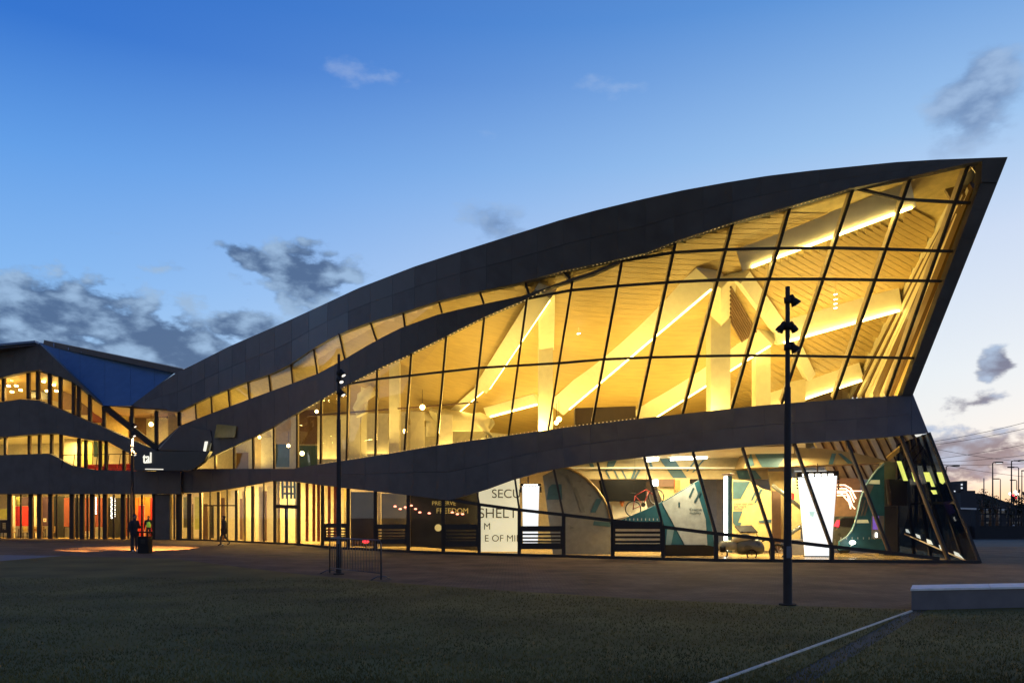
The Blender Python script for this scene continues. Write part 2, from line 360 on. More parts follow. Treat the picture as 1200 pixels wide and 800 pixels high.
# ------------------------------------------------------------------ the glass hall
hall = thing('exhibition_hall', 'glass exhibition hall with leaning lit facade and pointed dark swooping roof', 'building', (0, 34, 0))
def strip_panels(name, ft, fb, xs, parent, m2=(clad, clad2), thick=.35, off=-.06, gap=.6, surf=FP, cut=1):
    bk_ = MB()
    for i in range(len(xs)-1):
        a, b = xs[i], xs[i+1]; q = [surf(a, ft(a), off+thick+.012), surf(a, fb(a), off+thick+.012), surf(b, fb(b), off+thick+.012), surf(b, ft(b), off+thick+.012)]
        if (q[0]-q[1]).length < .05: q = q[1:]
        elif (q[3]-q[2]).length < .05: q = q[:3]
        if len(q) > 2: bk_.prism(q, (0, .03, 0))
    bk_.build('panel_backing', frame, parent)
    for i in range(len(xs)-1):
        a, b = xs[i], xs[i+1]-gap*.25
        A = (a, ft(a)), (a, fb(a)); B = (b, ft(b)), (b, fb(b))
        for r in range(cut):
            f0, f1 = r/cut, (r+1)/cut - (.006 if r < cut-1 else 0)
            q = []
            for (p, q_), f in (((A[0], A[1]), f0), ((A[0], A[1]), f1), ((B[0], B[1]), f1), ((B[0], B[1]), f0)):
                q.append(surf(p[0], p[1]+(q_[1]-p[1])*f, off))
            if (q[0]-q[1]).length < .03 and (q[3]-q[2]).length < .03: continue
            if (q[0]-q[1]).length < .03: q = [q[0], q[2], q[3]]
            prism(name, q, (0, thick, 0), m2[(i+r) % 2] if i % 3 else m2[0], parent)
rx = [153, 170, 190, 208, 224, 240, 256, 272, 288, 304, 322, 342, 362, 384, 408, 434, 460, 486, 512, 540, 570, 600, 630, 660, 692, 724, 757, 790, 824, 858, 892, 926, 960, 995, 1030, 1066, 1100, 1130, 1151]
rc1 = mat('roof_cladding', (.118, .126, .145), .55, noise=.14, nscale=.9, bump=.03); rc2 = mat('roof_cladding_b', (.110, .118, .137), .6, noise=.18, nscale=1.3, bump=.03)
strip_panels('roof_cladding_panel', rtop, rbot, rx, hall, cut=2, off=-.25, thick=.4, m2=(rc1, rc2))
# pointed beak down the right edge
edgeR = lambda y: 1181 + (y-184)*(1070-1181)/(462-184)
ys = [186, 214, 246, 280, 316, 352, 390, 428, 463]
prism('roof_cladding_panel', [FP(1151, rtop(1151), -.25), FP(1181, 184, -.25), FP(edgeR(214), 214, -.25), FP(1150, 213, -.25), FP(1151, rbot(1151), -.25)], (0, .4, 0), clad, hall)
for a, b in zip(ys[1:-1], ys[2:]):
    prism('edge_cladding_panel', [FP(rightb(a), a, -.2), FP(edgeR(a), a, -.2), FP(edgeR(b-.3), b-.3, -.2), FP(rightb(b-.3), b-.3, -.2)], (0, .4, 0), clad2, hall)
# swoosh panel
sx = [183, 197, 211, 226, 242, 258, 274, 290, 306, 322, 338, 356, 374, 392, 410, 430, 450, 470, 490, 512, 536, 560, 586, 612, 640, 668, 697, 727]
strip_panels('swoosh_cladding_panel', swt, swb, sx, hall, off=-.12)
# knee band
bx = [345, 372, 400, 428, 456, 484, 512, 525, 545, 572, 600, 630, 660, 692, 724, 756, 790, 824, 860, 896, 932, 968, 1004, 1040, 1068]
strip_panels('band_cladding_panel', knee, bandbot, bx, hall, off=-.12, cut=2)
prism('band_cladding_panel', [FP(1068.2, 462.2, -.12), FP(1070, 462, -.12), FP(1088, 507, -.12), FP(1068.2, bandbot(1068), -.12)], (0, .3, 0), clad, hall)
edgeL = lambda y: 1088 + (y-507)*(1148-1088)/(660-507)
strip_panels('band_cladding_panel', lambda x: 549, bandbot, [183, 204, 226, 248, 270, 292, 318, 345], hall, off=-.12)
prism('tip_soffit_panel', [FP(1096, 201, .9), FP(1150, 190, .7), FP(1151, 214, .7), FP(1141, 238, .7), FP(1118, 240, .9)], (0, .1, 0), mat('tip_soffit', (.30, .20, .08), .5), hall)
# ---- glazing
def cross(mu, f):
    (xt, yt, xb, yb) = mu; y = (yt+yb)/2
    for _ in range(12):
        x = xt + (xb-xt)*(y-yt)/(yb-yt); y = f(x)
    return xt + (xb-xt)*(y-yt)/(yb-yt), y
def xat(mu, y): return mu[0] + (mu[2]-mu[0])*(y-mu[1])/(mu[3]-mu[1])
def glaze(parent, mus, trs, surf=FP, w=.085, fin=.28, gm=glass, finm=fin_m, tw=.085, draw=None, first=True):
    for k, mu in enumerate(mus):
        if draw and not draw[k]: continue
        a, b = surf(mu[0], mu[1]), surf(mu[2], mu[3])
        m = bar('mullion', a, b, w, .10, frame, parent, off=-.06)
        if fin: bar('fin', a, b, w*.75, fin, finm, m, off=.05)
    for L_, R_ in zip(mus[:-1], mus[1:]):
        rows = []
        yl = [L_[1]]; yr = [R_[1]]
        for f in trs:
            xl, ya = cross(L_, f); xr, yb_ = cross(R_, f)
            ya = min(max(ya, L_[1]), L_[3]); yb_ = min(max(yb_, R_[1]), R_[3])
            inside = (L_[1]+.5 < ya < L_[3]-.5) or (R_[1]+.5 < yb_ < R_[3]-.5)
            if inside:
                ok = True
                # a transom that starts at the roof edge inside this bay begins there
                A = (xat(L_, ya), ya); B = (xat(R_, yb_), yb_)
                bar('transom', surf(*A), surf(*B), tw, .09, frame, parent, off=-.04, inward=(0, 1, 0))
            yl.append(ya); yr.append(yb_)
        yl.append(L_[3]); yr.append(R_[3])
        for i in range(len(yl)-1):
            if yl[i+1]-yl[i] < .6 and yr[i+1]-yr[i] < .6: continue
            g = .0
            q = [surf(xat(L_, yl[i]), yl[i], .02), surf(xat(L_, yl[i+1]), yl[i+1], .02), surf(xat(R_, yr[i+1]), yr[i+1], .02), surf(xat(R_, yr[i]), yr[i], .02)]
            pts = [q[0]]
            for p in q[1:]:
                if (p-pts[-1]).length > .02: pts.append(p)
            if (pts[0]-pts[-1]).length < .02: pts.pop()
            if len(pts) >= 3: prism('window_pane', pts, (0, .024, 0), gm, parent)
T1 = tab([(375, 458), (407, 448.5), (420, 446.5), (480, 440), (560, 431), (654, 425.5), (706, 421), (760, 418.7), (816, 417.3), (900, 416), (992, 418), (1090, 420)])
T2 = tab([(600, 352), (625, 347), (670, 340), (724, 335), (780, 331), (840, 328), (900, 327), (962, 327), (1025, 328), (1130, 330)])
T3 = tab([(700, 305), (730, 301), (787, 296), (849, 292.5), (910, 291), (975, 290.5), (1039, 292), (1130, 295)])
T4 = lambda x: 234 + (x-1062)*4/78 if x > 1050 else 150
up = [(232, swb(232)+1, 232, 549), (252, swb(252), 252, 549), (274, swb(274), 274, 549), (296, swb(296), 296.5, 549), (320.5, swb(320), 321, 549), (348, swb(348), 348, 548), (376.5, swb(376), 375.5, 543), (408, swb(408), 406, 539),
      (442, swb(442), 439.5, 534), (482, swb(482), 474, 527), (523, swb(523), 512, 521), (567.5, swb(567), 552, 516), (617.5, swb(617), 596, 510), (671, swb(671), 642.5, 503.5),
      (729, 306, 694, 497), (792, rbot(792), 747, 490.5), (859, rbot(859), 800, 484.5), (926, rbot(926), 857.5, 478.5), (1000, rbot(1000), 916, 472.6), (1067, rbot(1067), 977, 468.5), (1135, 192, 1039, 464), (1151, 212, 1057.5, 463)]
glaze(hall, up, [T4, T3, T2, T1], draw=[0]+[1]*20+[0])
cl = [(210, rbot(210)+1, 210, 498), (229, rbot(229), 230, swt(230)), (247.5, rbot(247), 248.5, swt(248)), (267.5, rbot(267), 269, swt(269)), (290.5, rbot(290), 292, swt(292)), (315, rbot(315), 317, swt(317)), (341, rbot(341), 343, swt(343)), (367.5, rbot(367), 372, swt(372)), (397.5, rbot(397), 404, swt(404)),
      (434, rbot(434), 441, swt(441)), (472.5, rbot(472), 474.5, swt(474)), (514, rbot(514), 518, swt(518)), (562, rbot(562), 567, swt(567)), (615, rbot(615), 620, swt(620)), (660, rbot(660), 668, swt(668)), (700, rbot(700), 704, swt(704)), (726, rbot(726), 727, swt(727))]
glaze(hall, cl, [], draw=[1]*15+[0, 0], fin=.35)
B0 = lambda x: bandbot(x)
low = [(559, B0(559), 561.5, 590.7), (603.5, B0(603), 608.5, 597), (649, B0(649), 660, 602.5), (700, B0(700), 718, 609.6), (755, B0(755), 777, 617), (812, B0(812), 839, 625), (870, B0(870), 905, 632), (931, B0(931), 974.5, 640), (992, B0(992), 1043, 647.3), (1056, 511, 1112, 655.7), (1088, 507, 1148, 659)]
low = [(519.5, 585.6, 519.5, 586)] + low
glaze(hall, low, [], draw=[0]+[1]*10+[0], fin=.10, w=.085, finm=brown)
vert = [(561.5, 590.7, 561.5, 650), (608.5, 597, 608.5, 651.3), (660.5, 602.5, 660.5, 652.6), (718, 609.6, 718, 654.3), (777, 617, 777, 656), (839, 625, 839, 657.4), (905, 632, 905, 658.2), (974.5, 640, 974.5, 658.7), (1043, 647.3, 1043, 659), (1100, 654.5, 1100, 659.2)]
vert = [(519.5, 586, 519.5, 648.5)] + vert
glaze(hall, vert, [], fin=.0, w=.15, draw=[0]+[1]*8+[0, 0])
for a, b in zip(vert[:-1], vert[1:]):
    bar('transom', FP(a[2], ybar(a[2])), FP(b[2], ybar(b[2])), .13, .14, frame, hall, off=-.07)
# ground floor glass left of the dip
vl = [(212, 577, 212, 632), (235, 577, 235, 632.8), (256, 576, 256, 634), (277, 574, 277, 635), (296, 569, 296, 635.8), (322, 563, 322, 637), (350, 565, 350, 638.5), (378, 568, 378, 640.6), (408, 572, 408, 643.4), (440, 575, 440, 645), (478.5, 580, 478.5, 646.9), (519.5, 585.6, 519.5, 648.5)]
glaze(hall, vl, [], fin=.22, w=.17)
# plinth rail along the foot
xsb = [212, 256, 296, 345, 400, 440, 480, 520, 561, 608, 660, 718, 777, 839, 905, 974, 1043, 1100, 1148]
for a, b in zip(xsb[:-1], xsb[1:]):
    bar('plinth_rail', PZ(a, .0, FD(a, base(a))), PZ(b, .0, FD(b, base(b))), .22, .12, frame, hall, inward=(0, 1, 0), off=-.08)
# louvred opening lights
def louvre(x0, x1, y0, y1):
    d = FD((x0+x1)/2, y1)-.10
    n = 4; h = (y1-y0)
    bar('louvre_top', P(x0, y0+h*.12, FD(x0, y1)-.1), P(x1, y0+h*.12, FD(x1, y1)-.1), h*.24/F_PX*d, .08, frame, hall)
    for i in range(3):
        y = y0+h*(.36+.155*i)
        bar('louvre_slat', P(x0, y, FD(x0, y1)-.09), P(x1, y, FD(x1, y1)-.09), h*.075/F_PX*d, .07, frame, hall)
    bar('louvre_base', P(x0, y0+h*.87, FD(x0, y1)-.1), P(x1, y0+h*.87, FD(x1, y1)-.1), h*.26/F_PX*d, .08, frame, hall)
    for x in (x0+1, x1-1): bar('louvre_side', P(x, y0, FD(x, y1)-.1), P(x, y1, FD(x, y1)-.1), 2.4/F_PX*d, .08, frame, hall)
for q in ((380, 407, 613, 634), (441, 477, 614, 637), (521, 560, 614, 640), (610, 659, 616, 643), (719, 776, 611, 646), (0, 9, 609, 624)): louvre(*q)
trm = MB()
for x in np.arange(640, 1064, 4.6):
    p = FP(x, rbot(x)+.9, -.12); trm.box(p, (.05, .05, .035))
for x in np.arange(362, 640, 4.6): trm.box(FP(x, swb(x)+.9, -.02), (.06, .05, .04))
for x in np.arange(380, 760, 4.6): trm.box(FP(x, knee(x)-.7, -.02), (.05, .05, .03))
tr_o = trm.build('perforated_edge_trim', mat('trim_glint', (.8, .6, .25), .4, emit=(1, .7, .25), estr=.6), hall); tr_o['kind'] = 'stuff'  # light in the perforations put in as small glowing beads
# ---- ceiling, roof top, slab, back wall, floor
xs = list(range(205, 1152, 9))
def cy(x, d):   # image height at which the ceiling reaches depth d
    yj = 242 + (1117-x)*(465-242)/(1117-996) if x > 940 else 900
    return min((QC(x) - 1/d)/6.0e-5, max(yj, rbot(x)+5))
m = MB(); NT = 36
for i in range(len(xs)):
    x = xs[i]; e = rbot(x)-2; yb_ = max(e+6, cy(x, dback(x)))
    m.v += [tuple(CP(x, e+(yb_-e)*k/NT, .10+.16*k/NT)) for k in range(NT+1)]
for i in range(len(xs)-1):
    for k in range(NT):
        a = i*(NT+1)+k; m.f.append((a, a+1, a+NT+2, a+NT+1)); m.sm.append(True)
co = m.build('ceiling', backing, hall)
sm_ = co.modifiers.new('thick', 'SOLIDIFY'); sm_.thickness = .12; sm_.offset = 0
m = MB()
for x in xs:
    p = FP(x, rtop(x), .14); e = rbot(x); q = CP(x, max(e+6, cy(x, dback(x))), .3)
    q = Vector((q.x, q.y+.6, min(q.z+.8, HC+(p.z-HC)*(q.y/p.y)-.6)))
    m.v += [tuple(p), tuple(p.lerp(q, .5)), tuple(q)]
for i in range(len(xs)-1):
    for k in range(2): a = i*3+k; m.f.append((a, a+1, a+4, a+3)); m.sm.append(True)
ro = m.build('roof_sheet', clad, hall); sm_ = ro.modifiers.new('thick', 'SOLIDIFY'); sm_.thickness = .08; sm_.offset = -1
# boards
bm_ = MB()
def board_line(f, x0, x1, wpx, m=bm_, step=26):
    step = 9
    xs_ = list(np.arange(x0, x1, step)) + [x1]; prev = None
    for x in xs_:
        y = f(x)
        if y < rbot(x)-1 or y > cy(x, dback(x)) - 3: prev = None; continue
        a, b = CP(x, y, -.035), CP(x, y+wpx, -.035); 
        if prev:
            m.prism([prev[0], prev[1], b, a], (0, .04, .01))
        prev = (a, b)
yfold = lambda x: 325 + (x-852)*1.32          # fold line from the column head
for k in range(60):
    y0 = 240 + k*6.6*(1 - .0012*k*2)
    def f(x, y0=y0): return y0 + .07*(x-700) - .00012*(x-700)*(x-700)*(1 if x > 700 else .3)
    # ends at the fold to the right, or along the upper beam
    xe = 1060
    xl_ = 372
    xs_seg = []
    x = xl_
    while x < 1070:
        xs_seg.append(x); x += 6
    run = [x for x in xs_seg if not (x > 852 and f(x) > 320 - (x-852)*.365)]
    if len(run) > 1:
        # left family
        segs = []; cur = [run[0]]
        for q in run[1:]:
            if q-cur[-1] > 13: segs.append(cur); cur = [q]
            else: cur.append(q)
        segs.append(cur)
        for s_ in segs:
            if len(s_) > 1: board_line(f, s_[0], s_[-1], 5.8, step=24)
for k in range(52):
    y0 = 150 + k*7.6
    def f(x, y0=y0): return y0 + .56*(x-900)
    run = [x for x in np.arange(852, 1130, 9) if f(x) > 322 - (x-852)*.365 and x < 1117 - (f(x)-242)*.543 and f(x) > 0]
    if len(run) > 1: board_line(f, run[0], run[-1], 6.9, step=18)
bo = bm_.build('ceiling_board', board, hall); bo['kind'] = 'stuff'
# floor and slab and back wall
m = MB(); m2 = MB(); m3 = MB(); m4 = MB()
XS = [-120, -40, 60, 153, 212, 256, 296, 345, 372, 400, 440, 480, 520, 560, 608, 660, 718, 777, 839, 905, 974, 1043, 1100, 1148]
slabz = tab([(-120, 4.9), (345, 4.55), (480, 4.30), (520, 4.45), (1200, 4.7)])
for x in XS:
    f0 = PZ(x, .012, FD(x, base(x))-.02); f1 = PZ(min(x, 1040), .012, dback(x)); m.v += [tuple(f0), tuple(f1)]
    y = HY-(slabz(x)-HC)*F_PX/FD(x, knee(x)+4)
    dz = FD(x, knee(x)+4) + (.9 if x > 500 else .25)
    m2.v += [tuple(PZ(min(x, 930), slabz(min(x, 930)), dz if x < 930 else FD(930, knee(930)+4)+.9)), tuple(PZ(min(x, 930), slabz(x), dback(x)))]
    ct = CP(x, cy(x, dback(x))) .z + .4 if x > 205 else 9
    xw = min(x, 1035)
    ct = CP(xw, cy(xw, dback(xw))).z + .4 if x > 205 else 12.2
    m3.v += [tuple(PZ(xw, 0, dback(x))), tuple(PZ(xw, slabz(x), dback(x)))]; m4.v += [tuple(PZ(xw, slabz(x)+.05, dback(x))), tuple(PZ(xw, max(ct, 5.2), dback(x)))]
for i in range(len(XS)-1):
    q = (2*i, 2*i+1, 2*i+3, 2*i+2)
    for mm in (m, m2, m3, m4): mm.f.append(q); mm.sm.append(False)
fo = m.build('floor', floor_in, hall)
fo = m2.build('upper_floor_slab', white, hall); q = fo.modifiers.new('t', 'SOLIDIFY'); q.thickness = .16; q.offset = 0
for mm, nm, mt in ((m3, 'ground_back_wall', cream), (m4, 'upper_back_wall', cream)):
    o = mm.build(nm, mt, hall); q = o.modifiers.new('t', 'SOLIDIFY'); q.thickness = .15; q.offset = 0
# end wall, upper: light ribs between the glass edge and the ceiling edge
eT, eB = FP(1150, 213, .15), FP(1057, 463, .15); jT, jB = CP(1117, 242), CP(996, 465)
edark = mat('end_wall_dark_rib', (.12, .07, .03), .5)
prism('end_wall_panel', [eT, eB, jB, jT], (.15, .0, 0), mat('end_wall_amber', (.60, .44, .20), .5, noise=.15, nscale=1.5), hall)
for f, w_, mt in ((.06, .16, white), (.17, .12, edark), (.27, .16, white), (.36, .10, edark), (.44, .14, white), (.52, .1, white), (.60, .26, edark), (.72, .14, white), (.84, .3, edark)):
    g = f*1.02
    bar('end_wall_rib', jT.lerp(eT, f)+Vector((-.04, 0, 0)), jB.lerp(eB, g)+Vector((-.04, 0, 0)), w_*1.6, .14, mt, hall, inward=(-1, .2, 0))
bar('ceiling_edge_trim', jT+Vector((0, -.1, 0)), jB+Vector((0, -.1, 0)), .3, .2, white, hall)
# lower end wall: dark
lw = [FP(1088, 507, .1), FP(1148, 659.5, .1), PZ(1052, 0, 37), P(1052, 520, 37)]
prism('lower_end_glazing', lw, (.03, 0, 0), glass_mat('smoked_glass', (.30, .32, .31), .005), hall)
for f in (.0, .24, .46, .66, .84, 1.0):
    bar('end_mullion', lw[3].lerp(lw[0], f), lw[2].lerp(lw[1], f), .075, .12, frame, hall, inward=(1, 0, 0), off=-.05)
bar('end_transom', lw[3].lerp(lw[2], .55), lw[0].lerp(lw[1], .55), .1, .12, frame, hall, inward=(1, 0, 0), off=-.03)
def plane_hit(a, b, c, x, y):
    n = (b-a).cross(c-a); dvec = Vector(((x-CX)/F_PX, 1, (HY-y)/F_PX)); o = Vector((0, 0, HC)); return o + dvec*((a-o).dot(n)/dvec.dot(n))
wg = mat('pale_green_reflection', (.5, .6, .2), .5, emit=(.62, .72, .16), estr=.85); wp = mat('pale_reflection', (.6, .6, .6), .5, emit=(.62, .72, .72), estr=.75)  # reflections on the end wall, put in as glowing patches
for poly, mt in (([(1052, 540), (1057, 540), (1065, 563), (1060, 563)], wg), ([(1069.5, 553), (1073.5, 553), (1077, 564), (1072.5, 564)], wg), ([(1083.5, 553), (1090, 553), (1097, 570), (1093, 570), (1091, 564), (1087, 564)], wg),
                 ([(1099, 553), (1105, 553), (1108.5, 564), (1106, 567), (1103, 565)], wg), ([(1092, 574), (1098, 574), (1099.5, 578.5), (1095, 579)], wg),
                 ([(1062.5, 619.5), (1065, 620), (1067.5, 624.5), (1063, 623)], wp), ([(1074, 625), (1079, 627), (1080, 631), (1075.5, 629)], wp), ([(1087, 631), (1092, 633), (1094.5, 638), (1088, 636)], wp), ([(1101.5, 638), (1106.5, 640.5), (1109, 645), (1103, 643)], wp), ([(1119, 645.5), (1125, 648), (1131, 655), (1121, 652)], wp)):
    prism('reflection_patch', [plane_hit(lw[0], lw[1], lw[2], x, y)+Vector((-.05, 0, 0)) for x, y in poly], (.02, 0, 0), mt, hall)
bar('handrail', plane_hit(lw[0], lw[1], lw[2], 1063, 625)+Vector((-.08, 0, 0)), plane_hit(lw[0], lw[1], lw[2], 1140, 658)+Vector((-.08, 0, 0)), .05, .05, fin_m, hall)
# ---- roof beams with light strips, columns
def beam(pts, w=.62, h=.62, strip=True, side=1, drop=.3):
    P3 = [CP(x, y, -drop) for x, y in pts]
    for a, b in zip(P3[:-1], P3[1:]):
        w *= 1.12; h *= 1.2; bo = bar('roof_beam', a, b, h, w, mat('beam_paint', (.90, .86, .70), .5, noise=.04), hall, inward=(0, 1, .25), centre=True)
        if strip:
            e = (b-a).normalized(); n = Vector((0, -1, 0)); u = e.cross(n).normalized(); u = u if u.z < 0 else -u
            o = u*(h*.5+.05) + Vector((0, -w*.42, 0))
            bar('light_strip', a+(b-a)*.04+o, a+(b-a)*.96+o, .07, .07, led, bo, centre=True)
beam([(566, 452), (640, 338)], .5, .6)
beam([(520, 492), (566, 452)], .4, .35)
beam([(655, 474), (832, 318)], .6, .85, drop=.2)
beam([(866, 304), (1068, 228)], .6, .72)
beam([(752, 486), (900, 390)], .6, .8)
beam([(906, 388), (1052, 347)], .6, 1.0)
beam([(884, 472), (1008, 431)], .6, 1.0)
beam([(868, 322), (914, 386)], .4, .45, strip=False)
beam([(926, 396), (948, 440)], .4, .4, strip=False)
beam([(572, 482), (631, 466)], .4, .5)
beam([(383, 440), (408, 432), (440, 420)], .3, .3)
# light brackets
gri = MB()
for k in range(9):
    t_ = (74-5*k)/2.46; gri.bar(CP(856, 336+5*k, -.45), CP(856+t_, 336+5*k+1.76*t_, -.45), .07, .05, centre=True)
gri.build('vent_grille', brown, hall)
def column(x0, x1, yt, zb, d=None, m_=white, nm='column'):
    xm = (x0+x1)/2; y_want = yt; d = d or max(CD(xm, yt)-.1, FD(xm, knee(xm))+1.6); w = (x1-x0)/F_PX*d; yt = (QC(xm) - 1/d)/6.0e-5 if m_ is white else yt; zt = P(xm, yt, d).z+.1
    c = P(xm, yt, d)
    if yt > y_want+4: bar('column_head', PZ(xm, zt-.1, d+w/2), CP(xm, y_want, .1), w, w, m_, hall, centre=True)
    return box(nm, (c.x, d+w/2, (zt+zb)/2), (w, w, zt-zb), m_, hall)
for a in ((631, 648, 338, 4.6), (833, 856, 322, 4.6), (886, 903, 400, 4.6), (926, 944, 446, 4.6), (456, 468, 420, 4.6), (423, 430, 452, 4.6, 48), (505, 514, 478, 4.6, 52)): column(*a)
# bright partitions on the upper floor, left part
for x0, x1, yt, mt in ((372, 394, 487, white), (397, 422, 486, cream), (430, 455, 484, cream), (469, 477, 482, white), (481, 497, 482, white), (514, 530, 486, cream)):
    d = FD((x0+x1)/2, 530)+6.5; a, b = P(x0, yt, d), P(x1, yt, d)
    prism('partition_panel', [PZ(x0, 4.6, d), PZ(x1, 4.6, d), b, a], (0, .15, 0), mt, hall)
for x0, x1, y0, y1, mt in ((521, 566, 493, 505, white), (322, 343, 520, 547, slate), (351, 374, 480, 520, brown), (351, 374, 522, 548, slate), (322, 346, 486, 520, yellow_w), (298, 306, 500, 549, yellow_w), (306, 318, 512, 549, cream), (277, 294, 530, 549, brown)):
    d = FD((x0+x1)/2, 530)+7.4
    prism('partition_panel', [P(x0, y1, d), P(x1, y1, d), P(x1, y0, d), P(x0, y0, d)], (0, .1, 0), mt, hall)
# hanging rail seen through the upper glass
bar('ceiling_rail', P(360, 487, 44.5), P(560, 471, 40.5), .07, .07, brown, hall)
bar('ceiling_rail', P(372, 447, 47), P(392, 453, 47), .1, .1, yellow_w, hall)
# ducts
du = MB(); p = [P(520, 487, 46), P(552, 493, 45), P(562, 492, 44), P(571, 497, 43), P(572, 514, 43)]
du.tube(p, [.42, .42, .42, .42, .42], 12); du.build('air_duct', white, hall)
du = MB(); du.tube([P(438, 456, 47), P(424, 466, 47), P(420, 478, 47), P(424, 486, 47)], .35, 12); du.build('air_duct', white, hall)
du = MB(); du.tube([P(481, 486, 47), P(500, 487, 47), P(505, 496, 47), P(505, 512, 47)], .3, 12); du.build('air_duct', cream, hall)

# ------------------------------------------------------------------ interior lamps of the hall and added fill lights
for i, (x, y, r) in enumerate(((996, 275, .13), (304, 512, .10), (338, 522, .11), (354, 531, .14), (307, 456, .11), (177, 497, .16), (655, 491, .12), (652, 495, .1), (495, 477, .13), (475, 505, .12), (371, 482, .1))):
    d = {996: 31.5}.get(x, FD(x, y)+3.2)
    o = thing('globe_lamp', '', 'lamp', P(x, y, d), 'small bright lamps hanging inside the hall')
    MB().ball(P(x, y, d), r).build('globe', lampw, o); MB().tube([P(x, y, d)+Vector((0, 0, r*.8)), P(x, y, d)+Vector((0, 0, .9))], .012, 5).build('cord', frame, o)
    o['label'] = {996: 'single round globe lamp glowing beneath the roof beam near the pointed tip', 177: 'bright starry lamp in the recess between wing and hall', 304: 'lamp at the left of the row of three above the cafe floor', 338: 'middle lamp of the row of three behind the tall panes', 354: 'largest lamp of the row of three behind the tall panes', 307: 'small lamp behind the clerestory strip under the roof', 655: 'upper lamp of the pair beside the dark cabinet', 652: 'lower lamp of the pair beside the dark cabinet', 495: 'lamp under the ceiling rail in front of the cream partitions', 475: 'low lamp on the mullion side of the cream partition', 371: 'small lamp under the ceiling rail at the narrow panes'}[x]
up_col = (1, .68, .175)  # unseen uplights added to brighten ceiling, beams and columns
for x, d, e in ((380, 49, 520), (450, 46, 700), (540, 42.5, 900), (640, 40, 900), (740, 38.5, 900), (840, 37, 900), (930, 36.5, 900), (1020, 35.5, 700)):
    p = PZ(x, 5.3, d+1); lamp('added_uplight', 'AREA', p, e*.165, up_col, 2.4, (R(180), 0, 0), parent=hall)
    p = PZ(x-12, 5.5, FD(x, knee(x))+1.1); lamp('added_uplight', 'AREA', p, e*(.205 if x < 900 else .27), up_col, 1.0, (R(180), 0, 0), parent=hall)
lamp('added_uplight', 'AREA', PZ(280, 5.2, 57), 200, up_col, 2, (R(180), 0, 0), parent=hall)
for x, d, e in ((590, 38.3, 70), (660, 38, 70), (735, 35.6, 80), (800, 34.5, 110), (870, 34, 120), (940, 34, 120), (1000, 35.5, 60), (500, 41, 60), (430, 44, 80), (360, 50, 160), (310, 53, 160), (260, 57, 140)):  # unseen area lights added under the slab to brighten the ground floor
    p = PZ(x, slabz(x)-.25, d+1.2)
    dl = lamp('added_downlight', 'AREA', p, e*(3.0 if x > 520 else 4.2), ((1, .76, .38) if x > 560 else (1, .68, .2)), .8, (0, 0, 0), parent=hall)

# ------------------------------------------------------------------ the lower wing on the left
wing = thing('entrance_wing', 'lower wing with blue sloping roof facet and dark zigzag bands at left', 'building', (-34, 62, 0))
wt = tab([(-120, 419), (0, 405.5), (45, 401.5), (120, 474.0)]); wb = tab([(-120, 464), (0, 442.5), (25, 436.5), (44, 433), (57, 437), (72, 441), (85, 446), (98, 456), (120, 474.5)])
b2t = tab([(-120, 492), (0, 471), (12, 468), (42, 467), (48, 470), (85, 486), (120, 500), (183, 528)])
b2b = tab([(-120, 532), (0, 512), (46, 508), (60, 506.5), (100, 515), (124, 516), (156, 533.5), (183, 536)])
lob = tab([(-120, 540), (0, 533), (58, 531), (84, 545), (100, 550), (183, 552)])
bl_t = lambda x: 402 + (x-50)*33/154
bl_b = tab([(46, 403.4), (120, 475), (153, 475.6), (204, 436.5)])
strip_panels('fascia_panel', wt, wb, [-120, -90, -60, -30, 0, 16, 31, 45, 62, 80, 100, 119], wing, off=-.6, thick=.5)
slope_s = lambda x, y, o=0: P(x, y, FD(x, 632)-.4+o+(475-y)/70*4.0)
bpn = [46, 70, 94, 123, 153, 181, 204]
for i in range(6):
    a, b = bpn[i]+.0, bpn[i+1]-.25
    pts = [slope_s(a, bl_t(a)), slope_s(a, bl_b(a))] + ([slope_s(120, 475)] if a < 120 < b else []) + [slope_s(b, bl_b(b)), slope_s(b, bl_t(b))]
    if (pts[0]-pts[1]).length < .1: pts = pts[1:]
    if (pts[-1]-pts[-2]).length < .1: pts = pts[:-1]
    if len(pts) > 2: prism('blue_roof_panel', pts, (0, .12, 0), roofblue, wing)
bar('parapet', slope_s(51, 401.5, -.1), slope_s(214, 435.5, -.1), .42, .3, clad, wing)
bar('parapet_rail', slope_s(51, 398.4, -.1), slope_s(214, 431.6, -.1), .05, .06, mat('pale_rail', (.5, .52, .55), .4, .6), wing)
for x in (63, 80, 95, 109, 124, 138, 152, 164, 178, 191, 204):
    y = 401.5+(x-51)*34/163; bar('rail_post', slope_s(x, y-2.6, -.28), slope_s(x, y+2.2, -.28), .05, .05, MATS['pale_rail'], wing)
bar('roof_edge_strip', P(-120, 415, 61.2), P(41, 400, 61.2), .16, .5, roofblue, wing)
strip_panels('band_panel', b2t, b2b, [-120, -80, -40, 0, 23, 46, 66, 86, 105, 124, 140, 156, 183], wing, off=-.7, thick=.9)
strip_panels('slab_edge_panel', lob, lambda x: 578.5 if x < 212 else 577, [-120, -80, -40, 0, 28, 58, 84, 110, 134, 160, 186, 212], wing, off=-.5, thick=.7)
WP = lambda x, y, o=0: P(x, y, FD(x, 632)+o)
wu = [(-60, wb(-60), -60, b2t(-60)), (-30, wb(-30), -30, b2t(-30)), (4, wb(4), 4, b2t(4)), (33, wb(33), 33, b2t(33)), (44, wb(44), 44, b2t(44)), (58, wb(58), 58, b2t(58)), (70.5, wb(70), 70.5, b2t(70)), (86, wb(86), 86, b2t(86)), (92, wb(92), 92, b2t(92)), (105, wb(105), 105, b2t(105)), (121.5, 476, 121.5, b2t(121)), (154.5, 476, 154.5, b2t(154)), (183, 481, 183, 526), (210, 483, 210, 499)]
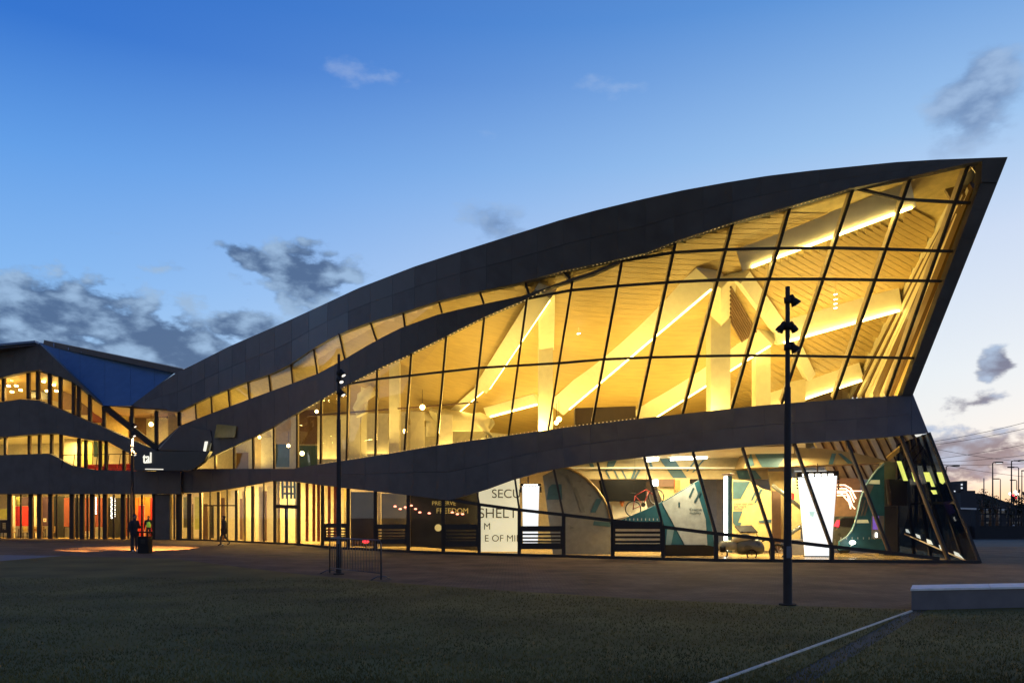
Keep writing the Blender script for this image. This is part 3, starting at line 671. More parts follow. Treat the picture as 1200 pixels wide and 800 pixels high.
glaze(wing, wu, [], surf=WP, w=.22, fin=.2, finm=brown)
wl = [(-60, b2b(-60), -60, lob(-60)), (-28, b2b(-28), -28, lob(-28)), (6, b2b(6), 6, lob(6)), (34, b2b(34), 34, lob(34)), (46, b2b(46), 46, lob(46)), (60, b2b(60), 60, lob(60)), (71, b2b(71), 71, lob(71)), (92, b2b(92), 92, lob(92)), (100, b2b(100), 100, lob(100)), (117, b2b(117), 117, lob(117)), (124, b2b(124), 124, lob(124)), (145, b2b(145), 145, lob(145)), (155, b2b(155), 155, lob(155))]
glaze(wing, wl, [], surf=WP, w=.17, fin=.2, finm=brown)
wg_ = [(x, 578, x, base(x)) for x in (-110, -80, -50, -20, 11, 36, 46, 59, 84, 96, 108, 123, 144, 155, 181, 198, 209, 222)]
glaze(wing, wg_, [], surf=WP, w=.3, fin=.2, finm=brown)
bar('diagonal_brace', WP(121, 476, -.25), WP(184, 526, -.25), .42, .35, frame, wing)
bar('diagonal_brace', WP(186, 526, -.2), WP(211, 500, -.2), .13, .1, MATS['pale_rail'], wing)
prism('dark_wall_panel', [WP(182, 579, -.2), WP(182, 632, -.2), WP(199, 632, -.2), WP(199, 579, -.2)], (0, .3, 0), clad, wing)
SF = lambda x, y, o=0: P(x, y, 1/(1/58.8+(x-157)*(1/54.0-1/58.8)/89)+o)
prism('sign_fascia', [SF(157, 530), SF(157, 551), SF(224, 551), SF(238, 541), SF(246, 528.5), SF(184, 528.5)], (0, .5, 0), mat('sign_fascia_metal', (.035, .042, .055), .4, .4), wing)
prism('swoosh_end_panel', [P(x, y, 1/(1/59.2+(x-186)*(1/56.0-1/59.2)/64)) for x, y in ((186, 527), (210, 500), (222, 500), (246, 504), (249, 515), (240, 528.5))], (0, .4, 0), clad, wing)
sg = mat('sign_letter', (1, 1, .9), .5, emit=(1, .95, .75), estr=1.0)
sv_ = SF(190, 543)-SF(165, 543)
text('sign_letters', 'tal', SF(167.5, 542.6, -.06), 1.1, sg, wing, rz=math.atan2(sv_.y, sv_.x), thick=.03)
bar('lit_edge', SF(170, 549.3, -.05), SF(191, 549.6, -.05), .06, .04, sg, wing)
for x0, x1, y0, y1 in ((251, 275, 497, 513), (236, 246, 517, 529)):
    prism('small_window', [P(x0, y1, FD(x0, 540)-.5), P(x1, y1-1, FD(x1, 540)-.5), P(x1+2, y0+2, FD(x1, 540)-.5), P(x0+3, y0, FD(x0, 540)-.5)], (0, .04, 0), mat('dim_window', (.12, .11, .05), .2, emit=(.5, .42, .12), estr=.05), hall)
prism('bright_window', [P(238, 528, FD(240, 540)-.9), P(241, 529, FD(240, 540)-.9), P(243.5, 517, FD(240, 540)-.9), P(240, 517, FD(240, 540)-.9)], (0, .04, 0), sg, hall)
# wing inside: slabs, ceiling, walls
def hslab(nm, x0, x1, z, d0, d1, m_, th=.25, z1=None):
    z1 = z if z1 is None else z1
    prism(nm, [PZ(x0, z, d0), PZ(x1, z, d0), PZ(x1, z1, d1), PZ(x0, z1, d1)], (0, 0, th), m_, wing)
wc = MB(); ws = MB()
for x in (-120, -60, 0, 25, 44, 57, 72, 85, 98, 112, 122): wc.v += [tuple(WP(x, wb(x)+.5, .35)), tuple(PZ(x, WP(x, wb(x)+.5, .35).z-.9, 71))]
for x in (-120, -60, 0, 40, 60, 90, 122, 150): ws.v += [tuple(PZ(x, 8.2 if x < 100 else 8.2-(x-100)*.02, FD(x, 632)+.35)), tuple(PZ(x, 8.2 if x < 100 else 8.2-(x-100)*.02, 71))]
for w__ in (wc, ws):
    for i in range(len(w__.v)//2-1): w__.f.append((2*i, 2*i+1, 2*i+3, 2*i+2)); w__.sm.append(False)
for w__, nm in ((wc, 'wing_ceiling'), (ws, 'middle_floor_slab')): q = w__.build(nm, white if nm[0] == 'm' else board, wing).modifiers.new('t', 'SOLIDIFY'); q.thickness = .2; q.offset = 0
prism('wing_roof_sheet', [P(-120, 419.5, 62), P(45, 402.5, 62), PZ(50, 13.4, 71), PZ(-110, 12.0, 71)], (0, 0, -.1), clad, wing)
prism('recess_soffit', [WP(121, 475.5, .1), WP(212, 482, .1), P(212, 492, 69), P(121, 492, 69)], (0, 0, .12), brown, wing)
prism('recess_back_wall', [P(118, 556, 68), P(214, 556, 68), P(214, 486, 68), P(118, 486, 68)], (0, .1, 0), brown, wing)
for x0, x1, y0, y1, d, mt in ((72, 86, 457, 480, 66, brown), (88, 104, 458, 486, 66, brown), (106, 121, 462, 495, 66, redbrown), (48, 58, 458, 468, 66, dark), (34, 43, 457, 466, 66, dark), (122, 150, 480, 515, 66, yellow_w), (197, 209, 482, 512, 62.5, yellow_w),
                             (75, 90, 512, 552, 66, cream), (96, 108, 515, 552, 66, greeny), (110, 114, 516, 535, 65, slate), (116, 124, 518, 552, 66, greeny), (127, 150, 520, 552, 66, cream)):
    prism('partition_panel', [P(x0, y1, d), P(x1, y1, d), P(x1, y0, d), P(x0, y0, d)], (0, .12, 0), mt, wing)
violet = mat('violet_wall', (.07, .035, .06), .6); orange = mat('orange_panel', (.72, .24, .05), .5)
for x0, x1, y0, y1, d, mt in ((-4, 9, 596, 608, 66, greeny), (14, 17, 581, 631, 64, white), (17, 34, 593, 616, 64.5, red), (19, 24, 582, 592, 64.5, greeny), (25, 34, 582, 592, 64.6, violet), (38.5, 42, 581, 631, 64, white), (48, 58, 582, 616, 64.5, violet), (61, 75, 581, 631, 65, dark), (75, 82, 583, 617, 64.5, redbrown),
                             (98, 104, 583, 622, 64, redbrown), (109, 120, 583, 617, 64, redbrown), (126, 143, 583, 630, 65, dark), (145, 152, 583, 628, 64, redbrown), (152, 154, 581, 630, 63, white), (157, 162, 583, 628, 64, orange), (162, 168, 592, 628, 63.6, red), (163, 169, 582, 591, 63.8, orange), (170, 176, 582, 630, 64, orange), (176.5, 180, 583, 630, 63.8, red),
                             (200, 206, 582, 608, 63, yellow_w), (212, 221, 582, 618, 62, greeny), (221, 226, 590, 631, 61, dark), (228, 234, 582, 620, 61, greeny), (86, 94, 583, 630, 65, dark)):
    d = d+1.6 if x1 < 160 else d+.2
    prism('display_panel', [P(x0, y1, d), P(x1, y1, d), P(x1, y0, d), P(x0, y0, d)], (0, .12, 0), mt, wing)
bar('terrace_rail', WP(72, 533, -1.0), WP(156, 531.5, -1.0), .05, .05, frame, wing)
for i in range(7): x = 74+i*13.4; bar('rail_upright', WP(x, 532.6, -1.0), WP(x-2, 548, -1.0), .04, .04, frame, wing)
for x, z, d, e in ((-60, 4.6, 64, 90), (0, 4.6, 64, 150), (50, 4.6, 64, 130), (100, 4.6, 64, 100), (165, 4.6, 62.5, 110), (215, 4.6, 61, 200), (-40, 12, 65, 260), (30, 12, 65, 300), (90, 12, 65.5, 180), (150, 9.6, 64, 90), (190, 9.4, 63, 110), (-20, 7.9, 65, 220), (30, 7.9, 65, 260), (90, 7.9, 65, 200), (140, 7.9, 65, 160)):  # unseen area lights added to brighten the floors of the wing
    lamp('added_downlight', 'AREA', PZ(x, z, d), e*(3.2 if z < 5 else 1.7), (1, .64, .17), 1.0, (0, 0, 0), parent=wing)
for i, (x, y) in enumerate(((13, 445), (19, 452), (24, 457), (10, 452), (14, 459), (55, 437), (51, 447), (55, 458), (63, 451), (66, 458), (97, 457))):
    o = MB().box(P(x, y, 64.6), (.12, .3, .12)).build('ceiling_spotlight', lampw, wing)
# cafe furniture behind the ground floor glass
wood_y = mat('honey_wood', (.5, .34, .12), .5)
def chair(c, rz, mt, lab, grp):
    o = thing('cafe_chair', lab, 'chair', c, grp); m_ = Matrix.Rotation(rz, 3, 'Z'); c = Vector(c)
    MB().box(c+Vector((0, 0, .45)), (.42, .42, .05), rz).build('seat', mt, o)
    MB().box(c+m_ @ Vector((0, .2, .72)), (.42, .04, .42), rz).build('backrest', mt, o)
    for sx, sy in ((-1, -1), (1, -1), (1, 1), (-1, 1)):
        MB().box(c+m_ @ Vector((.18*sx, .18*sy, .21)), (.035, .035, .42), rz).build('leg', frame, o)
    return o
tl = ['cafe table behind the glass left of the first thick post', 'cafe table in front of the red display panels', 'cafe table just right of the cream upright', 'cafe table under the small white notice']
for i, x in enumerate((4, 22, 40, 53)):
    c = PZ(x, .012, 64.5); o = thing('cafe_table', tl[i], 'table', c, 'cafe tables behind the ground floor glass')
    MB().box(c+Vector((0, 0, .74)), (.8, .6, .04)).build('tabletop', wood_y, o); MB().tube([c+Vector((0, 0, .03)), c+Vector((0, 0, .72))], .035).build('leg', frame, o); MB().tube([c, c+Vector((0, 0, .03))], .25, 12).build('foot', frame, o)
    chair(c+Vector((-.62, .1, 0)), 1.4, (wood_y, orange, wood_y, wood_y)[i], ['honey wooden chair at the far left cafe table', 'orange chair left of the table by the red panels', 'wooden chair beside the cream upright', 'wooden chair below the white notice'][i], 'cafe chairs behind the ground floor glass')
    chair(c+Vector((.6, -.1, 0)), -1.2, (wood_y, wood_y, brown, wood_y)[i], ['wooden chair between far left table and thick post', 'wooden chair right of the table by the red panels', 'brown chair right of the cream upright table', 'wooden chair nearest the dark display wall'][i], 'cafe chairs behind the ground floor glass')
for i, x in enumerate((106, 129, 147)):
    c = WP(x, 551, 2.5); c.z = 5.0
    o = thing('red_sofa', ['red sofa on the terrace floor, leftmost of three', 'red sofa on the terrace floor, middle of three', 'red sofa on the terrace floor next to the lamp post'][i], 'sofa', c, 'red sofas behind the terrace rail')
    MB().box(c+Vector((0, 0, .3)), (1.3, .7, .4)).build('seat', red, o, .05); MB().box(c+Vector((0, .3, .62)), (1.3, .18, .55)).build('backrest', red, o, .05)
    for s_ in (-1, 1): MB().box(c+Vector((s_*.6, 0, .45)), (.16, .7, .5)).build('armrest', red, o, .04)
o = thing('wall_notice', 'small white square notice with red mark on violet wall', 'notice', P(52.5, 609, 65.7)); c = P(52.5, 609, 65.7)
MB().box(c, (.24, .03, .28)).build('sheet', white, o); MB().box(c+Vector((0, -.02, 0)), (.1, .02, .1)).build('mark', red, o)
for i, (x, y0, y1) in enumerate(((112, 582, 604), (130.5, 582, 608), (134.5, 583, 607))):
    c = P(x, y0, 63.6); o = thing('light_string', ['short hanging string of white lights before red brown panel', 'long hanging string of white lights before dark panel', 'fainter hanging string of lights right of the long one'][i], 'string lights', c)
    MB().tube([P(x, y0, 63.6), P(x, y1, 63.6)], .01, 5).build('cord', frame, o)
    n = int((y1-y0)/2.6)
    for k in range(n): MB().ball(P(x+.4*(k % 2), y0+1+k*2.6, 63.6), (.055, .055, .035)[i], 6).build('bulb', lampwhite, o)

# ------------------------------------------------------------------ lamp posts with spotlight heads
lens_on = mat('spot_lens', (1, 1, 1), .3, emit=(1, .93, .8), estr=1.3); lens_off = mat('spot_lens_unlit', (.25, .26, .3), .2)
o_lens = []
def lamp_post(x, yb, yt, heads, label, lit):
    g = G(x, yb); d = g.y; top = HC+(HY-yt)/F_PX*d
    o = thing('lamp_post', label, 'lamp post', g, 'lamp posts with clusters of small spotlights')
    MB().tube([g+Vector((0, 0, z)) for z in (0, .02, 1.1, 1.12, top-1.9, top-1.88, top)], [.098, .082, .080, .074, .058, .045, .040], 14).build('pole', steel, o)
    MB().tube([g, g+Vector((0, 0, .03))], .16, 14).build('base_plate', steel, o)
    MB().box(g+Vector((0, -.082, 1.0)), (.09, .02, .22)).build('service_hatch', mat('grey_hatch', (.14, .15, .18), .5), o)
    for (hy, ang, sd_) in heads:
        z = HC+(HY-hy)/F_PX*d; c = g+Vector((0, 0, z)); a = R(ang)
        dr = Vector((math.cos(a), math.sin(a), 0)); aim = (dr*.62+Vector((0, 0, -1))).normalized()
        MB().tube([c+Vector((0, 0, .05)), c+Vector((0, 0, -.05))], .068, 12).build('collar', steel, o)
        h0 = c+dr*.05+Vector((0, 0, .10)); h1 = h0+aim*.10; h2 = h1+aim*.11
        hd = MB().tube([h0, h0+aim*.02, h1, h1+aim*.01, h2], [.025, .045, .05, .06, .10*sd_], 12).build('spotlight', black, o)
        o_lens.append(h2+aim*.04)
        MB().tube([h2+aim*.002, h2+aim*.012], .06*sd_, 12).build('lens', lens_on if lit else lens_off, hd)
        MB().bar(c, h0+aim*.08, .03, .05, inward=(0, 0, 1)).build('bracket', steel, o)
    return o
lamp_post(923, 708.5, 336, [(352, -8, 1), (383, 172, .8), (383, 10, .7), (407, -12, 1)], 'tall dark lamp post standing in front of the glass at right with cut-off spotlights', False)
lamp_post(397, 672.5, 415, [(437, -20, 1), (445, -50, 1), (460, -25, 1)], 'middle lamp post beside the crowd barrier in front of the dark swoosh', True)
p3 = lamp_post(155, 645.5, 488, [(498, -10, 1), (509, -30, 1), (523, -60, .8), (531, -15, 1)], 'farthest lamp post at left beside the standing person, orange pool at its foot', True)
gp = G(155, 645.5)
tgt = G(152, 643.1); sp = o_lens[-3]; dv = (tgt-sp)
q = dv.to_track_quat('-Z', 'Y'); l_ = lamp('pole_spot', 'SPOT', sp, 30000, (1, .46, .13), spot=57, parent=p3); l_.rotation_euler = q.to_euler()

# ------------------------------------------------------------------ crowd barrier
a, b = G(386.5, 672), G(446.5, 679.5)
cb = thing('crowd_barrier', 'low metal crowd barrier with thin upright bars round the foot of the middle lamp post', 'barrier', a)
galv = mat('galvanised_tube', (.10, .10, .105), .45, .5)
H = Vector((0, 0, 1)); e = b-a
MB().tube([a+H*.02, a+H*.98, a+H*1.05+e.normalized()*.07, b+H*1.05-e.normalized()*.07, b+H*.98, b+H*.02], .022, 8).build('frame', galv, cb)
MB().tube([a+H*.18, b+H*.18], .016, 6).build('lower_rail', galv, cb)
for i in range(1, 19): p = a+e*(i/19); MB().tube([p+H*.18, p+H*1.05], .008, 5).build('upright_bar', galv, cb)
pe = Vector((-e.y, e.x, 0)).normalized()
for p in (a, b): MB().tube([p-pe*.3+H*.02, p-pe*.12+H*.1, p+pe*.12+H*.1, p+pe*.3+H*.02], .018, 6).build('foot', galv, cb)

# ------------------------------------------------------------------ litter bin
g = G(170, 648); bn = thing('litter_bin', 'dark square litter bin with hood beside the standing person', 'bin', g)
MB().box(g+Vector((0, 0, .40)), (.50, .45, .76)).build('body', black, bn, .02); MB().box(g+Vector((0, 0, .98)), (.56, .5, .06)).build('hood', black, bn, .02)
for sx in (-1, 1):
    for sy in (-1, 1): MB().box(g+Vector((sx*.22, sy*.2, .86)), (.05, .05, .2)).build('hood_post', black, bn)
MB().box(g+Vector((0, -.232, .55)), (.2, .012, .2)).build('plate', steel, bn)

# ------------------------------------------------------------------ people
def person(g, h, rz, label, coat, legs_m, stride=0, arms='down', vest=None, shoe=None, hood=True, long_coat=0, fat=1.0):
    k = h/1.75; rot = Matrix.Rotation(rz, 3, 'Z'); g = Vector(g)
    root = thing('person', label, 'person', g)
    T = lambda p: rot @ (Vector(p)*k)
    def skin(name, verts, edges, rad, mt, rootv=0, lev=2):
        me = bpy.data.meshes.new(name); me.from_pydata([tuple(T(v)) for v in verts], edges, []); me.materials.append(mt)
        o = bpy.data.objects.new(name, me); COL.objects.link(o); o.parent = root
        o.modifiers.new('s', 'SKIN'); sv = me.skin_vertices[0].data
        for i, r in enumerate(rad): r = (r, r) if not isinstance(r, tuple) else r; sv[i].radius = (r[0]*k, r[1]*k); sv[i].use_root = (i == rootv)
        ss = o.modifiers.new('d', 'SUBSURF'); ss.levels = lev; ss.render_levels = lev
        for p in me.polygons: p.use_smooth = True
        o.modifiers['s'].use_smooth_shade = True
        return o
    st = stride
    # body (one continuous figure): pelvis, spine, neck, head, arms, legs
    V = [(0, 0, .93), (0, .01, 1.12), (0, 0, 1.34), (0, 0, 1.46), (0, -.01, 1.53), (0, -.02, 1.63), (0, -.02, 1.70)]
    Rr = [(.155, .115), (.14, .105), (.165, .11), (.075, .07), (.055, .055), (.078, .092), (.055, .065)]
    E = [(0, 1), (1, 2), (2, 3), (3, 4), (4, 5), (5, 6)]
    def ch(parent, pts, rr):
        for p, r in zip(pts, rr): V.append(p); Rr.append(r); E.append((parent, len(V)-1)); parent = len(V)-1
        return parent
    for s_ in (-1, 1):
        f = st*s_
        if st: kn = (s_*.10, -.22*f-.05, .50); an = (s_*.10, -.32*f+(.16 if f < 0 else 0)-.0, .12+(.06 if f < 0 else 0)); toe = (s_*.11, an[1]-.16, .04+(.02 if f < 0 else 0))
        else: kn = (s_*.10, -.02, .50); an = (s_*.105, 0, .08); toe = (s_*.12, -.15, .035)
        ch(0, [(s_*.095, 0, .86), kn, an, toe], [.092, .060, .042, .032])
        if arms == 'phone' and s_ == 1: pts = [(s_*.20, 0, 1.40), (s_*.25, -.02, 1.12), (s_*.16, -.25, 1.18), (s_*.12, -.30, 1.22)]
        elif st: pts = [(s_*.20, 0, 1.40), (s_*.25, .10*f, 1.13), (s_*.23, -.02+.12*f, .90), (s_*.22, -.05+.13*f, .82)]
        else: pts = [(s_*.20, 0, 1.40), (s_*.25, .02, 1.12), (s_*.25, -.04, .88), (s_*.24, -.06, .80)]
        w = ch(2, pts, [.062, .048, .034, .03])
        hx, hy, hz = V[w]; dx, dy, dz = [V[w][i]-V[w-1][i] for i in range(3)]
        for j in range(4):
            off = (j-1.5)*.02
            ch(w, [(hx+dx*.3, hy+off+dy*.3, hz+dz*.3-.01), (hx+dx*.8-s_*.01, hy+off+dy*.8, hz+dz*.8-.03+abs(j-1.5)*.006)], [.009, .008])
        ch(w, [(hx-s_*.01+dx*.2, hy-.035, hz+dz*.2), (hx-s_*.015+dx*.4, hy-.045, hz+dz*.5)], [.01, .008])
    body = skin('body', V, E, Rr, legs_m)
    skin_m = mat('skin', (.42, .25, .17), .5)
    # face with nose, ears
    face = MB(); c = Vector(T((0, -.045, 1.63)))+g; face.ball(c, .082*k, 14, (.88, 1.0, 1.2)); face.ball(Vector(T((0, -.128, 1.625)))+g, .016*k, 8, (.8, 1.2, 1.3))
    for s_ in (-1, 1): face.ball(Vector(T((s_*.075, -.03, 1.63)))+g, .02*k, 8, (.5, .8, 1.3))
    face.build('face', skin_m, root)
    ey = MB()
    for s_ in (-1, 1): ey.ball(Vector(T((s_*.03, -.118, 1.645)))+g, .010*k, 6)
    ey.build('eyes', black, root)
    mo = MB(); mo.box(Vector(T((0, -.122, 1.585)))+g, (.04*k, .01, .008), rz); mo.build('mouth', redbrown, root)
    hr = MB(); hr.ball(Vector(T((0, .0, 1.665)))+g, .098*k, 14, (.95, 1.05, 1.05)); hr.build('hood' if hood else 'hair', coat if hood else black, root)
    # coat
    hem = .86 - long_coat
    VC = [(0, 0, hem), (0, .0, .98), (0, .01, 1.14), (0, 0, 1.34), (0, 0, 1.47)]
    RC = [(.19+long_coat*.15, .14+long_coat*.12), (.175, .135), (.165, .125), (.185, .125), (.085, .08)]
    EC = [(0, 1), (1, 2), (2, 3), (3, 4)]
    RC = [(a_*fat, b_*fat) for a_, b_ in RC]
    
    for s_ in (-1, 1):
        f = st*s_
        if arms == 'phone' and s_ == 1: pts = [(s_*.20, 0, 1.40), (s_*.25, -.02, 1.12), (s_*.17, -.22, 1.17)]
        elif st: pts = [(s_*.20, 0, 1.40), (s_*.25, .10*f, 1.13), (s_*.23, -.02+.12*f, .92)]
        else: pts = [(s_*.20, 0, 1.40), (s_*.25, .02, 1.12), (s_*.25, -.03, .90)]
        pr = 3
        for p, r in zip(pts, [.078*fat, .064*fat, .05*fat]): VC.append(p); RC.append(r); EC.append((pr, len(VC)-1)); pr = len(VC)-1
    skin('coat', VC, EC, RC, coat, 2)
    if vest: skin('vest', [(0, 0, .90), (0, 0, 1.14), (0, 0, 1.34), (0, 0, 1.44), (-.16, 0, 1.40), (.16, 0, 1.40)], [(0, 1), (1, 2), (2, 3), (2, 4), (2, 5)], [(.19, .15), (.18, .14), (.20, .14), (.09, .09), .08, .08], vest, 1)
    if shoe:
        for s_ in (-1, 1): MB().ball(g+Vector(T((s_*.115, -.06, .045))), .05*k, 10, (1, 2.4, .9)).build('shoe', shoe, root)
    if arms == 'phone': MB().box(g+Vector(T((.12, -.33, 1.25))), (.07, .012, .14), rz).build('phone', black, root)
    return root
cloth_d = mat('dark_coat_cloth', (.025, .025, .03), .85); jeans = mat('dark_trousers', (.03, .032, .045), .85)
person(G(157.5, 646), 1.80, R(70), 'person in dark coat and white shoes standing by the litter bin', cloth_d, jeans, 0, 'phone', shoe=mat('white_shoe', (.75, .75, .72), .6), long_coat=.18)
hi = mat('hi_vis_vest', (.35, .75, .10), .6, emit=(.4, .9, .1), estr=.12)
person(G(174, 632.6), 1.76, R(10), 'person in yellow-green high visibility vest standing at the red lit entrance', cloth_d, jeans, 0, 'down', vest=hi, hood=False)
person(G(262.5, 639.3), 1.76, R(-75), 'person in dark hooded coat walking along the pavement past the lit glass', cloth_d, jeans, .5, 'down', long_coat=.24, fat=1.3, shoe=mat('grey_shoe', (.3, .3, .3), .6))

# ------------------------------------------------------------------ ground floor behind the glass, hall side
def hp(nm, poly, d, m_, th=.12, parent=hall): return prism(nm, [P(x, y, d) for x, y in poly], (0, th, 0), m_, parent)
ochre2 = mat('ochre_bulkhead', (.50, .40, .20), .6)
bt = lambda x: 526
hp('bulkhead', [(655, 561), (900, 561), (900, 516), (655, 526)], 38.6, ochre2, .4)
hp('bulkhead_shelf', [(655, 549), (900, 549), (900, 547), (655, 547)], 38.2, white, .3)
for poly in ([(770, 533), (787, 533), (806, 561), (790, 561)], [(689, 541), (694, 541), (698, 550), (694, 550)], [(713, 539), (723, 539), (717, 551), (710, 551)], [(743, 550), (746, 550), (742, 561), (739, 561)], [(748, 550), (751, 550), (745, 561), (742.5, 561)], [(758, 536), (761, 536), (766, 549), (763, 549)],
             [(816, 537), (818, 537), (806, 552), (804, 552)], [(824, 538), (826, 538), (813, 553), (811, 553)], [(709, 551), (711, 551), (716, 561), (714, 561)], [(719, 551), (721, 551), (726, 561), (724, 561)], [(728, 551), (730, 551), (735, 561), (733, 561)],
             [(863, 551), (885, 551), (893, 561), (866, 561)], [(878, 527), (890, 524), (898, 545), (884, 545)], [(860, 528), (864, 528), (860, 536), (857, 536)], [(840, 530), (842, 530), (846, 536), (844, 536)]):
    hp('printed_stripe', poly, 38.55 if poly[0][1] > 549.5 or 1 else 38, slate, .03)
# bright ceiling lights at the top
for x0, x1, y in ((787, 829, 536), (757, 772, 538)):
    o = hp('ceiling_light_box', [(x0, y), (x1, y-3), (x1, y+1), (x0, y+3)], 37.5, lampwhite, .3)
# lettered light wall
tw_ = thing('lettered_wall', 'curved white glowing wall with large grey capital words', 'exhibit wall', P(585, 647, 37.5))
hp('panel', [(561, 646), (609, 646), (609, 548), (561, 556)], 37.5, mat('glowing_wall', (.7, .68, .5), .5, emit=(1, .90, .62), estr=.62, noise=.25, nscale=.8), .1, tw_)
letg = mat('grey_letter', (.22, .20, .13), .6)
for s_, x, y, sz in (('SECU', 576, 583, 14.5), ('SHELT', 560.5, 606.5, 16.5), ('M', 566.5, 620, 11), ('E OF MIND', 567.5, 634, 11)):
    text('lettering', s_, P(x, y, 37.46), sz/F_PX*37.5*1.0, letg, tw_, thick=.008)
dw = thing('dark_lettered_wall', 'dark wall left of the glowing wall with gold capital words', 'exhibit wall', P(520, 647, 38.5))
hp('panel', [(481, 640), (562, 645), (562, 560), (481, 572)], 38.5, mat('dark_brown_wall', (.045, .036, .02), .5, noise=.3, nscale=1.5), .1, dw)
gold = mat('gold_letter', (.6, .45, .12), .5, emit=(.9, .6, .15), estr=.35)
for s_, x, y, sz in (('PRESERVE', 506, 591.5, 6.6), ('FREEDOM', 511, 601, 8.6)):
    text('lettering', s_, P(x, y, 38.45), sz/F_PX*38.5, gold, dw, thick=.008)
MB().tube([P(513.5, 618, 38.4), P(513.5, 618, 38.46)], .17, 20).build('disc', lampw if False else mat('pale_disc', (.7, .55, .2), .5, emit=(1, .72, .25), estr=.5), dw)
for x0, x1, y0, y1, d, mt in ((411, 438, 576, 640, 44.5, MATS['dark_brown_wall']), (447, 479, 578, 640, 43.5, MATS['dark_brown_wall']), (403, 406, 573, 640, 46, yellow_w), (441, 446, 577, 640, 42.5, yellow_w), (478, 483, 580, 641, 40.5, yellow_w),
                              (303, 308, 570, 634, 53, cream), (308, 312, 575, 634, 52.9, brown), (313, 320, 570, 634, 53, white), (284, 288, 575, 634, 54, yellow_w), (238, 243, 590, 632, 58, brown), (246, 250, 592, 630, 58, dark), (259, 263, 583, 632, 57, brown), (281, 284, 584, 632, 55.5, brown),
                              (325, 328, 562, 637, 50.4, yellow_w), (346, 349, 563, 637, 50.4, yellow_w)):
    hp('interior_panel', [(x0, y1), (x1, y1), (x1, y0), (x0, y0)], d, mt, .15)
for x in (358, 366, 371.5, 384, 391):
    hp('curtain_stripe', [(x, 634), (x+3.2, 634), (x+3.2, 566), (x, 566)], 50.2, redbrown, .1)
bar('door_lintel', P(323, 593, FD(335, 638)-.12), P(349, 593.6, FD(348, 638)-.12), .22, .1, frame, hall)
bar('door_stile', P(335, 595, FD(335, 638)-.1), P(335, 637, FD(335, 638)-.1), .14, .08, frame, hall)
bar('glazing_bar', P(238, 592, FD(240, 633)-.1), P(276, 592, FD(276, 633)-.1), .08, .08, frame, hall)
gr_ = MB()
for y in (570, 578): gr_.bar(P(330, y, 50), P(346, y, 50), .12, .1)
for x in (331, 336, 341, 345): gr_.bar(P(x, 563, 49.9), P(x, 584, 49.9), .12, .1)
gr_.build('door_grille', slate, hall)
# small red lamp, reflected red lights and monitor glow
redl = mat('red_glow', (.9, .02, .03), .5, emit=(1, .03, .05), estr=3)
o = thing('red_lamp', 'small bright red lamp low behind the glass near the crowd barrier', 'lamp', P(428.5, 634, 42.6)); MB().ball(P(428.5, 634, 42.6), .14, 10, (1.3, .6, .7)).build('bulb', redl, o); MB().tube([P(428.5, 641, 42.6), P(428.5, 634, 42.6)], .03, 6).build('stem', frame, o)
o = thing('red_light_reflection', 'short row of pinkish red reflected lights across the dark doors', 'string lights', P(463, 592, 40.6))  # reflected red lights put in as small glowing balls
gl = mat('pink_reflection', (1, .3, .2), .5, emit=(1, .32, .2), estr=3.5); pts_ = [(463, 593), (469, 596), (475, 594), (482, 592), (487, 596), (492, 600), (503, 601), (530, 600), (536, 602), (542, 602)]
MB().tube([P(x, y-.6, 38.2) for x, y in pts_], .008, 5).build('cord', frame, o)  # added thin line joining the reflected lights, not a real cord
for x, y in pts_: MB().ball(P(x, y, 38.2), .055, 8, (1.4, 1, .8)).build('bulb', gl, o)  # glowing balls standing in for the reflected lights
# hanging screens
def hung_screen(quad, d, label, rod):
    c = P(*quad[0], d); o = thing('hanging_screen', label, 'screen', c, 'tapered glowing white screens')
    hp('screen', quad, d, screen, .10, o)
    (x0, y0), (x1, y1) = quad[0], quad[1]; w = x1-x0
    hp('top_frame', [(x0-2, y0), (x1+2, y1), (x1+2, y1-w*.13), (x0-2, y0-w*.13)], d-.03, frame, .18, o)
    for i in range(5):
        xx = x0+w*(.1+.17*i); hp('frame_light', [(xx, y0-w*.03), (xx+w*.12, y0-w*.03), (xx+w*.12, y0-w*.09), (xx, y0-w*.09)], d-.05, lampwhite, .01, o)
    hp('foot', [(quad[3][0]-.5, quad[3][1]+w*.06), (quad[2][0]+.5, quad[2][1]+w*.06), (quad[2][0]+.5, quad[2][1]), (quad[3][0]-.5, quad[3][1])], d-.05, frame, .25, o)
    MB().tube([P(rod[0], y0-w*.13, d), P(rod[0], rod[1], d)], .03, 6).build('hanger', brown, o)
    for s_ in (0, 1):
        for k in range(4): MB().ball(P((x0-1.6, x1+1.6)[s_], y0+2+k*w*.08, d), .05, 6).build('side_lamp', frame, o)
    return o
hung_screen([(936, 559), (981, 557), (974, 651), (944, 651)], 33.6, 'large tapered white lit screen hanging right of the tall lamp post', (958, 543))
hung_screen([(612, 569), (632, 569), (630, 641), (613, 641)], 35.4, 'small white lit screen hanging beside the lettered wall', (619, 553))
hp('screen_mark', [(948, 599), (955, 599), (953, 606), (949, 604)], 33.58, mat('pale_mint', (.5, .8, .7), .5, emit=(.7, .95, .88), estr=.8), .01)
